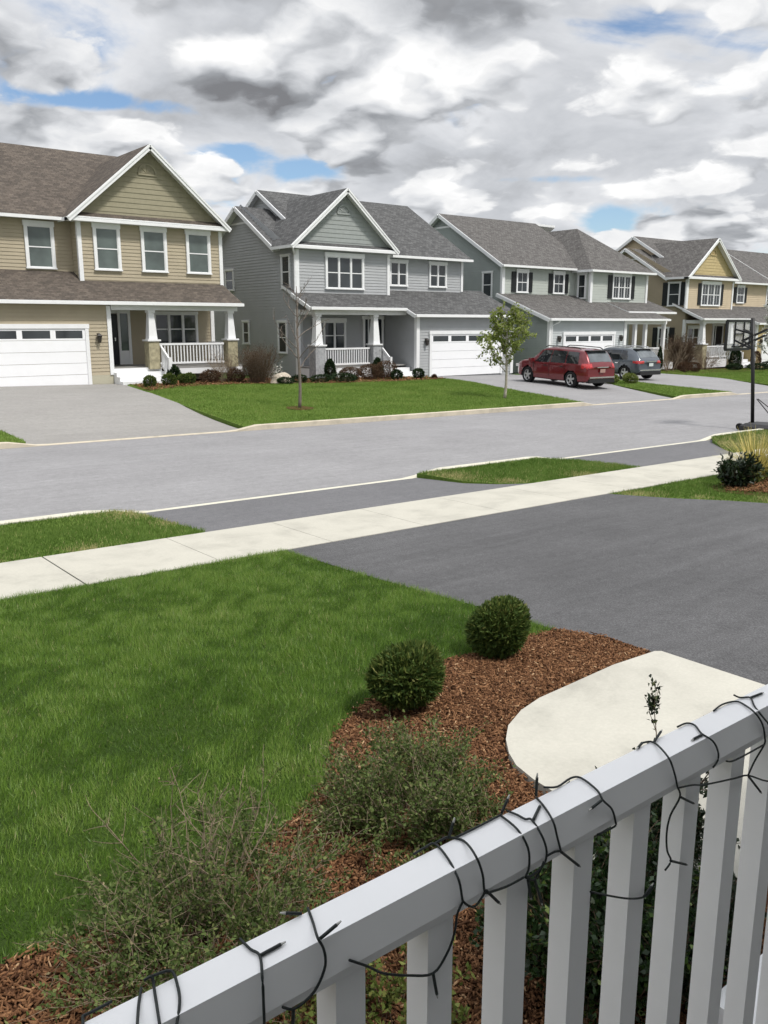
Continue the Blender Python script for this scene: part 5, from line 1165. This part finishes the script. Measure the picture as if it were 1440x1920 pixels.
# wire lights: traced runs, each point on the rail's top, its face, or hanging beside it
F0 = 1600.0; PITCH = math.atan(352 / F0); AZ = math.radians(38.2)
WIRES = {'wire': [[(0.5689, 0.6682, -0.5975), (0.5841, 0.667, -0.5949), (0.602, 0.6685, -0.5975), (0.5949, 0.6375, -0.5975), (0.5885, 0.6125, -0.6082), (0.5949, 0.6125, -0.6363), (0.5958, 0.6125, -0.6388), (0.5871, 0.6125, -0.6519), (0.5888, 0.618, -0.6804), (0.5769, 0.618, -0.7025), (0.5569, 0.618, -0.7166), (0.5238, 0.618, -0.7016), (0.4863, 0.618, -0.6789), (0.4608, 0.6125, -0.6532), (0.437, 0.6125, -0.6331)], [(0.5958, 0.6125, -0.6388), (0.6062, 0.6125, -0.6499), (0.6164, 0.6125, -0.654), (0.6273, 0.6125, -0.6464), (0.6306, 0.6125, -0.6423)], [(0.602, 0.6685, -0.5975), (0.6132, 0.667, -0.595), (0.624, 0.6675, -0.5975), (0.6328, 0.651, -0.5975), (0.6144, 0.6125, -0.5889), (0.6264, 0.6125, -0.6181), (0.6306, 0.6125, -0.6423), (0.6404, 0.6125, -0.6468), (0.6673, 0.6125, -0.6519), (0.6969, 0.6125, -0.6528)], [(0.6305, 0.6624, -0.5975), (0.6701, 0.6622, -0.5975), (0.7082, 0.6632, -0.5975)], [(0.7057, 0.6607, -0.5975), (0.7001, 0.6285, -0.5975), (0.7024, 0.6125, -0.6153), (0.7057, 0.6125, -0.6421), (0.6998, 0.6125, -0.654)], [(0.7196, 0.6649, -0.5975), (0.7231, 0.65, -0.5975), (0.7239, 0.6374, -0.5975), (0.7292, 0.6317, -0.5975), (0.7257, 0.6125, -0.6068), (0.737, 0.6125, -0.6334), (0.7331, 0.6125, -0.6502), (0.7141, 0.6125, -0.6567), (0.6998, 0.6125, -0.654)], [(0.6998, 0.6125, -0.654), (0.7146, 0.6125, -0.6643), (0.7239, 0.6125, -0.6595), (0.7329, 0.6125, -0.6464)], [(0.772, 0.6631, -0.5975), (0.7639, 0.6424, -0.5975), (0.7465, 0.6125, -0.5969), (0.7561, 0.6125, -0.6228), (0.7647, 0.6125, -0.6465)], [(0.7375, 0.6125, -0.641), (0.7523, 0.6125, -0.6413), (0.7647, 0.6125, -0.6457)], [(0.7914, 0.667, -0.5919), (0.8138, 0.6633, -0.5975), (0.8448, 0.6666, -0.5975), (0.8561, 0.6578, -0.5975), (0.8479, 0.6247, -0.5975), (0.8438, 0.6125, -0.6041), (0.8646, 0.6125, -0.6251), (0.8745, 0.6125, -0.647), (0.8729, 0.6125, -0.6543), (0.8369, 0.6125, -0.6517)], [(0.8368, 0.618, -0.7395), (0.8825, 0.618, -0.767), (0.9269, 0.618, -0.7917), (0.9621, 0.618, -0.8053), (0.9785, 0.618, -0.8023), (0.9851, 0.618, -0.7922)], [(1.0047, 0.6668, -0.5975), (1.0196, 0.6572, -0.5975), (0.9882, 0.6125, -0.5918), (1.0077, 0.6125, -0.6241), (1.0171, 0.6125, -0.6467), (1.0264, 0.6125, -0.667), (1.0143, 0.618, -0.695), (1.0082, 0.618, -0.721), (1.0133, 0.618, -0.7518), (1.0254, 0.618, -0.7736), (1.0118, 0.618, -0.7837)], [(1.0899, 0.6643, -0.5975), (1.1118, 0.6629, -0.5975), (1.1157, 0.6508, -0.5975), (1.0998, 0.6301, -0.5975), (1.1018, 0.6125, -0.6031), (1.1196, 0.6125, -0.6254), (1.122, 0.6125, -0.6411), (1.1101, 0.6125, -0.6493)], [(1.0216, 0.6125, -0.6508), (1.0565, 0.6125, -0.6591), (1.0927, 0.618, -0.6746), (1.1334, 0.618, -0.6848), (1.1902, 0.618, -0.6977), (1.23, 0.618, -0.707), (1.2981, 0.618, -0.7416), (1.374, 0.618, -0.7656)], [(1.1834, 0.6606, -0.5975), (1.2155, 0.665, -0.5975), (1.2435, 0.6581, -0.5975), (1.2432, 0.6432, -0.5975), (1.2279, 0.6159, -0.5975), (1.2489, 0.6125, -0.6226), (1.2601, 0.6125, -0.6474), (1.2609, 0.6125, -0.6607), (1.2475, 0.618, -0.6858), (1.2298, 0.618, -0.706)], [(1.2609, 0.6125, -0.6607), (1.1742, 0.6125, -0.6587), (1.1473, 0.6125, -0.6514)], [(1.2533, 0.667, -0.5923), (1.263, 0.6609, -0.5975), (1.276, 0.6506, -0.5975), (1.2522, 0.6311, -0.5975), (1.2462, 0.6125, -0.608), (1.2702, 0.6125, -0.6301), (1.2893, 0.6125, -0.6595)], [(0.4224, 0.6661, -0.5975), (0.4141, 0.6435, -0.5975), (0.3988, 0.6125, -0.5871), (0.406, 0.6125, -0.6047), (0.4076, 0.6125, -0.6239), (0.3976, 0.6125, -0.6432), (0.3848, 0.6125, -0.6516), (0.3693, 0.6125, -0.6533), (0.3574, 0.6125, -0.6441)], [(0.3441, 0.6691, -0.5975), (0.345, 0.6495, -0.5975), (0.3476, 0.6364, -0.5975), (0.3365, 0.6125, -0.601), (0.3369, 0.6125, -0.6396), (0.3367, 0.6125, -0.6605)], [(0.2514, 0.667, -0.5896), (0.2696, 0.667, -0.5936), (0.269, 0.6521, -0.5975), (0.2612, 0.6298, -0.5975), (0.2491, 0.6125, -0.6058)], [(0.2436, 0.667, -0.59), (0.2513, 0.667, -0.5907), (0.2486, 0.6557, -0.5975), (0.2349, 0.6125, -0.5947)], [(0.2411, 0.6682, -0.5975), (0.2309, 0.6498, -0.5975), (0.2148, 0.6125, -0.5856)], [(0.1872, 0.6688, -0.5975), (0.199, 0.6686, -0.5975), (0.2139, 0.6694, -0.5975)], [(0.1872, 0.6688, -0.5975), (0.1824, 0.6539, -0.5975)]], 'bulb': [[(0.5569, 0.618, -0.7166), (0.5631, 0.618, -0.7475)], [(0.6332, 0.6125, -0.6421), (0.6545, 0.6125, -0.6675)], [(0.71, 0.6649, -0.5975), (0.723, 0.667, -0.5834)], [(0.7308, 0.6305, -0.5975), (0.7596, 0.6458, -0.5975)], [(0.7749, 0.6657, -0.5975), (0.7769, 0.667, -0.5729)], [(0.7647, 0.6125, -0.6465), (0.8087, 0.618, -0.6881)], [(0.8426, 0.6125, -0.6037), (0.8213, 0.6125, -0.6079)], [(0.7048, 0.6125, -0.6599), (0.7174, 0.618, -0.6925)], [(0.7175, 0.6125, -0.6656), (0.7379, 0.618, -0.7096)], [(0.9621, 0.618, -0.8053), (0.979, 0.618, -0.7955)], [(1.0196, 0.6572, -0.5975), (1.0509, 0.667, -0.5943)], [(1.0264, 0.6125, -0.667), (1.0732, 0.618, -0.6974)], [(1.0239, 0.618, -0.773), (1.0671, 0.618, -0.7978)], [(1.098, 0.6272, -0.5975), (1.0738, 0.627, -0.5975)], [(1.2302, 0.618, -0.708), (1.2763, 0.618, -0.7532)], [(1.276, 0.6506, -0.5975), (1.3063, 0.6478, -0.5975)], [(0.4019, 0.6125, -0.5904), (0.4218, 0.6125, -0.5845)], [(0.3476, 0.6364, -0.5975), (0.3715, 0.6371, -0.5975)], [(0.3693, 0.6125, -0.6533), (0.3715, 0.618, -0.6771)], [(0.624, 0.6675, -0.5975), (0.63, 0.667, -0.5798)], [(0.4122, 0.6626, -0.5975), (0.3957, 0.667, -0.5917)], [(1.0047, 0.6668, -0.5975), (0.9876, 0.6619, -0.5975)]]}
def wires():
    t = house('string_lights', (.9, .64, -.6), 'dark green wire string lights wound loosely round the porch rail', 'string lights')
    for run in WIRES['wire']:
        pts = [Vector(p) for p in run]
        if len(pts) > 2:  # smooth the run
            q = []
            for i in range(len(pts) - 1):
                p0, p1, p2, p3 = pts[max(i - 1, 0)], pts[i], pts[i + 1], pts[min(i + 2, len(pts) - 1)]
                for s in (0, .25, .5, .75):
                    q.append(.5 * ((2 * p1) + (p2 - p0) * s + (2 * p0 - 5 * p1 + 4 * p2 - p3) * s * s + (3 * p1 - p0 - 3 * p2 + p3) * s ** 3))
            q.append(pts[-1]); pts = q
        w_ = MB(); w_.tube(pts, .00145, 7); w_.build('wire', M['cable'], t, None, True)
    
    for p, q in WIRES['bulb']:
        p, q = Vector(p), Vector(q); d = (q - p).normalized(); m_ = MB(); m_.tube([p, p + d * .004, q - d * .004, q], .0019, 7); m_.build('bulb_holder', M['cable'], t, None, True)
        MB().tube([q, q + d * .003, q + d * .006], .0017, 7, .0008).build('bulb', M['bulb'], t, None, True)
wires()

# ------------------------------------------------------------------ sky, sun, camera
SUN_EL, SUN_AZ = math.radians(57), math.radians(168)   # azimuth clockwise from +y: behind the camera, a little to the right
sd = Vector((math.sin(SUN_AZ) * math.cos(SUN_EL), math.cos(SUN_AZ) * math.cos(SUN_EL), math.sin(SUN_EL)))
sun = bpy.data.lights.new('sun', 'SUN'); sun.energy = 2.3; sun.angle = math.radians(8); sun.color = (1, .955, .89)
so = bpy.data.objects.new('sun', sun); COL.objects.link(so); so.rotation_euler = (-sd).to_track_quat('-Z', 'Y').to_euler(); so.location = sd * 50
wd = bpy.data.worlds.new('World'); SC.world = wd; wd.use_nodes = True; wd.cycles.sampling_method = 'MANUAL'; wd.cycles.sample_map_resolution = 256
nt = wd.node_tree; bg = nt.nodes['Background']; bg.inputs[1].default_value = .1
sky = nt.nodes.new('ShaderNodeTexSky'); sky.sky_type = 'NISHITA'; sky.sun_disc = False; sky.sun_elevation = SUN_EL; sky.sun_rotation = SUN_AZ; sky.air_density = 1.0; sky.dust_density = .4; sky.ozone_density = 2
tc = nt.nodes.new('ShaderNodeTexCoord'); dirv = tc.outputs['Generated']
def vm(op, a, b_=None):
    n = nt.nodes.new('ShaderNodeVectorMath'); n.operation = op
    for i, v in enumerate((a, b_)):
        if v is None: continue
        if isinstance(v, (tuple, list)): n.inputs[i].default_value = v
        elif isinstance(v, (int, float)): n.inputs[3].default_value = v
        else: nt.links.new(v, n.inputs[i])
    return n.outputs['Value'] if op in ('DOT_PRODUCT', 'LENGTH', 'DISTANCE') else n.outputs['Vector']
def ma(op, a, b_=None, c=None, clamp=False):
    n = nt.nodes.new('ShaderNodeMath'); n.operation = op; n.use_clamp = clamp
    for i, v in enumerate((a, b_, c)):
        if v is None: continue
        if isinstance(v, (int, float)): n.inputs[i].default_value = v
        else: nt.links.new(v, n.inputs[i])
    return n.outputs[0]
def mr(v, a, b_, c=0, d=1, smooth=True):
    n = nt.nodes.new('ShaderNodeMapRange'); n.interpolation_type = 'SMOOTHSTEP' if smooth else 'LINEAR'
    nt.links.new(v, n.inputs[0])
    for i, x in enumerate((a, b_, c, d)): n.inputs[i + 1].default_value = x
    return n.outputs[0]
sep = nt.nodes.new('ShaderNodeSeparateXYZ'); nt.links.new(dirv, sep.inputs[0])
zc = ma('MAXIMUM', sep.outputs['Z'], 0.0)
def deck(zoff, stretch=(1, 1, 1), shift=(0, 0, 0)):
    k = ma('DIVIDE', 1.0, ma('ADD', zc, zoff))
    cb = nt.nodes.new('ShaderNodeCombineXYZ'); nt.links.new(ma('MULTIPLY', sep.outputs['X'], k), cb.inputs[0]); nt.links.new(ma('MULTIPLY', sep.outputs['Y'], k), cb.inputs[1])
    return vm('ADD', cb.outputs[0], shift)
def nz(vec, scale, detail=7, rough=.56, dist=0.0):
    n = nt.nodes.new('ShaderNodeTexNoise'); n.noise_dimensions = '2D'; n.inputs['Scale'].default_value = scale; n.inputs['Detail'].default_value = detail; n.inputs['Roughness'].default_value = rough; n.inputs['Distortion'].default_value = dist
    nt.links.new(vec, n.inputs['Vector']); return n.outputs['Fac']
def pixdir(px, py):
    a, b_ = (px - 720) / F0, (960 - py) / F0; cp, sp_ = math.cos(PITCH), math.sin(PITCH)
    f = Vector((math.sin(AZ) * cp, math.cos(AZ) * cp, -sp_)); r = Vector((math.cos(AZ), -math.sin(AZ), 0)); u = Vector((math.sin(AZ) * sp_, math.cos(AZ) * sp_, cp))
    return (f + r * a + u * b_).normalized()
def blob(px, py, sx, sy, amp):
    """a bank of cloud (or a gap) round one direction of the sky: widths in radians"""
    d = pixdir(px, py); r = Vector((d.y, -d.x, 0)).normalized(); u = r.cross(d).normalized()
    a = ma('DIVIDE', vm('DOT_PRODUCT', dirv, tuple(r)), sx); c = ma('DIVIDE', vm('DOT_PRODUCT', dirv, tuple(u)), sy)
    g = ma('EXPONENT', ma('MULTIPLY', ma('ADD', ma('MULTIPLY', a, a), ma('MULTIPLY', c, c)), -1.0))
    front = ma('GREATER_THAN', vm('DOT_PRODUCT', dirv, tuple(d)), 0.0)
    return ma('MULTIPLY', ma('MULTIPLY', g, front), amp)
def total(v, items):
    for it in items: v = ma('ADD', v, it)
    return v
SHIFT = (3.7, 1.9, 0)
P0 = deck(.25, shift=SHIFT); P1 = deck(.278, shift=SHIFT); PB = deck(.28, shift=(1.3, 8.1, 0))
wob = nt.nodes.new('ShaderNodeTexNoise'); wob.noise_dimensions = '2D'; wob.inputs['Scale'].default_value = 6; wob.inputs['Detail'].default_value = 3; nt.links.new(P0, wob.inputs['Vector'])
wv = vm('SCALE', vm('SUBTRACT', wob.outputs['Color'], (.5, .5, .5)), .09)
P0 = vm('ADD', P0, wv); P1 = vm('ADD', P1, wv)
def puff(vec, scale):
    n = nt.nodes.new('ShaderNodeTexVoronoi'); n.feature = 'SMOOTH_F1'; n.voronoi_dimensions = '2D'; n.inputs['Scale'].default_value = scale; n.inputs['Detail'].default_value = 2.0; n.inputs['Roughness'].default_value = .45; n.inputs['Smoothness'].default_value = .2
    nt.links.new(vec, n.inputs['Vector']); return n.outputs['Distance']
def body(vec): return ma('SUBTRACT', nz(vec, 1.75, 7, .54), ma('MULTIPLY', ma('SUBTRACT', puff(vec, 4.8), .42), .40))
n0 = body(P0); n1 = body(P1); nB = nz(PB, 2.2, 6, .55, .3)
fine = nz(P0, 11, 6, .62)
gaps = total(blob(150, 188, .09, .012, -.30), [blob(240, 190, .03, .010, -.2), blob(320, 215, .035, .016, -.20), blob(575, 318, .05, .012, -.30), blob(440, 283, .05, .012, -.28), blob(1000, 337, .11, .007, -.30), blob(1190, 48, .06, .018, -.2), blob(1330, 120, .05, .03, -.16), blob(1145, 415, .025, .018, -.28), blob(1320, 382, .06, .010, -.15), blob(1060, 240, .05, .006, -.12)])
banks = [blob(150, 235, .07, .020, .22), blob(360, 305, .055, .022, .22), blob(760, 145, .045, .026, .22), blob(870, 355, .07, .014, .16), blob(470, 150, .10, .04, .18), blob(1150, 358, .03, .010, .15)]
dens = ma('ADD', total(ma('ADD', n0, .10), banks), gaps)
dens = ma('ADD', dens, ma('MULTIPLY', ma('SUBTRACT', fine, .5), .22))
cover = mr(dens, .39, .54)
dB = ma('ADD', ma('ADD', ma('ADD', nB, .16), ma('MULTIPLY', ma('SUBTRACT', fine, .5), .10)), ma('MULTIPLY', gaps, .85))
coverB = mr(dB, .40, .58)
emb = ma('SUBTRACT', n0, n1)                       # >0: thinner above, so a lit upper edge
marks = total(blob(758, 142, .033, .022, .7), [blob(150, 215, .06, .018, .3), blob(400, 105, .06, .02, .22), blob(250, 165, .07, .015, .2), blob(350, 280, .05, .016, .3), blob(870, 345, .05, .010, .3), blob(1150, 352, .03, .009, .45), blob(1320, 312, .04, .012, .25), blob(1030, 395, .012, .02, .3), blob(450, 182, .08, .024, -.68), blob(560, 205, .12, .012, -.28), blob(870, 10, .095, .026, -.95), blob(45, 120, .05, .045, -.48), blob(180, 258, .05, .010, -.18), blob(750, 312, .09, .014, -.32), blob(1300, 410, .1, .02, -.12), blob(620, 50, .14, .03, .15), blob(1150, 170, .2, .05, .14)])
shade = ma('ADD', mr(emb, -.14, .14, .24, .98, False), ma('ADD', marks, ma('MULTIPLY', ma('SUBTRACT', fine, .5), .5)))
lum = mr(shade, -.2, 1.2, .0, 1.0, False)
def cramp(v, stops):
    cl = nt.nodes.new('ShaderNodeValToRGB'); e = cl.color_ramp.elements
    e[0].position = stops[0][0]; e[0].color = (*stops[0][1], 1); e[1].position = stops[-1][0]; e[1].color = (*stops[-1][1], 1)
    for p_, c_ in stops[1:-1]:
        x = e.new(p_); x.color = (*c_, 1)
    nt.links.new(v, cl.inputs[0]); return cl.outputs[0]
cF = cramp(lum, [(0, (.22, .225, .24)), (.22, (.35, .365, .39)), (.45, (.58, .597, .625)), (.65, (.76, .775, .80)), (.85, (.92, .924, .93)), (1, (1.06, 1.06, 1.06))])
lB = ma('ADD', mr(nB, .30, .68, .95, .30, False), ma('ADD', ma('MULTIPLY', marks, .55), ma('MULTIPLY', ma('SUBTRACT', fine, .5), .2)))
cB = cramp(lB, [(0, (.33, .34, .36)), (.4, (.58, .60, .635)), (.8, (.80, .815, .845)), (1, (.95, .95, .95))])
mb_ = nt.nodes.new('ShaderNodeMix'); mb_.data_type = 'RGBA'; nt.links.new(cover, mb_.inputs[0]); nt.links.new(cB, mb_.inputs[6]); nt.links.new(cF, mb_.inputs[7])
cover = ma('MAXIMUM', cover, coverB)
high = mr(sep.outputs['Z'], .31, .8, 6.7, 12.0)            # the cloud is brighter overhead, towards the sun
clm = nt.nodes.new('ShaderNodeVectorMath'); clm.operation = 'SCALE'; nt.links.new(mb_.outputs[2], clm.inputs[0]); nt.links.new(high, clm.inputs[3])
skm = nt.nodes.new('ShaderNodeVectorMath'); skm.operation = 'MULTIPLY'; nt.links.new(sky.outputs[0], skm.inputs[0]); skm.inputs[1].default_value = (.80, .84, .88)
mx = nt.nodes.new('ShaderNodeMix'); mx.data_type = 'RGBA'; nt.links.new(cover, mx.inputs[0]); nt.links.new(skm.outputs[0], mx.inputs[6]); nt.links.new(clm.outputs[0], mx.inputs[7])
nt.links.new(mx.outputs[2], bg.inputs[0])

cam = bpy.data.cameras.new('camera'); co = bpy.data.objects.new('camera', cam); COL.objects.link(co); SC.camera = co
cam.sensor_fit = 'VERTICAL'; cam.sensor_height = 24; cam.sensor_width = 18; cam.lens = F0 / 1920 * 24; cam.clip_start = .05; cam.clip_end = 1500
cp, sp_ = math.cos(PITCH), math.sin(PITCH)
f = Vector((math.sin(AZ) * cp, math.cos(AZ) * cp, -sp_)); r = Vector((math.cos(AZ), -math.sin(AZ), 0)); u = Vector((math.sin(AZ) * sp_, math.cos(AZ) * sp_, cp))
co.matrix_world = Matrix(((r.x, u.x, -f.x, 0), (r.y, u.y, -f.y, 0), (r.z, u.z, -f.z, 0), (0, 0, 0, 1)))
SC.view_settings.view_transform = 'Standard'; SC.view_settings.look = 'None'; SC.view_settings.exposure = .58; SC.view_settings.gamma = 1
SC.cycles.max_bounces = 5; SC.cycles.diffuse_bounces = 3; SC.cycles.glossy_bounces = 3; SC.cycles.transmission_bounces = 3; SC.cycles.transparent_max_bounces = 8
SC.cycles.use_denoising = True; SC.cycles.use_adaptive_sampling = True; SC.cycles.adaptive_threshold = .025
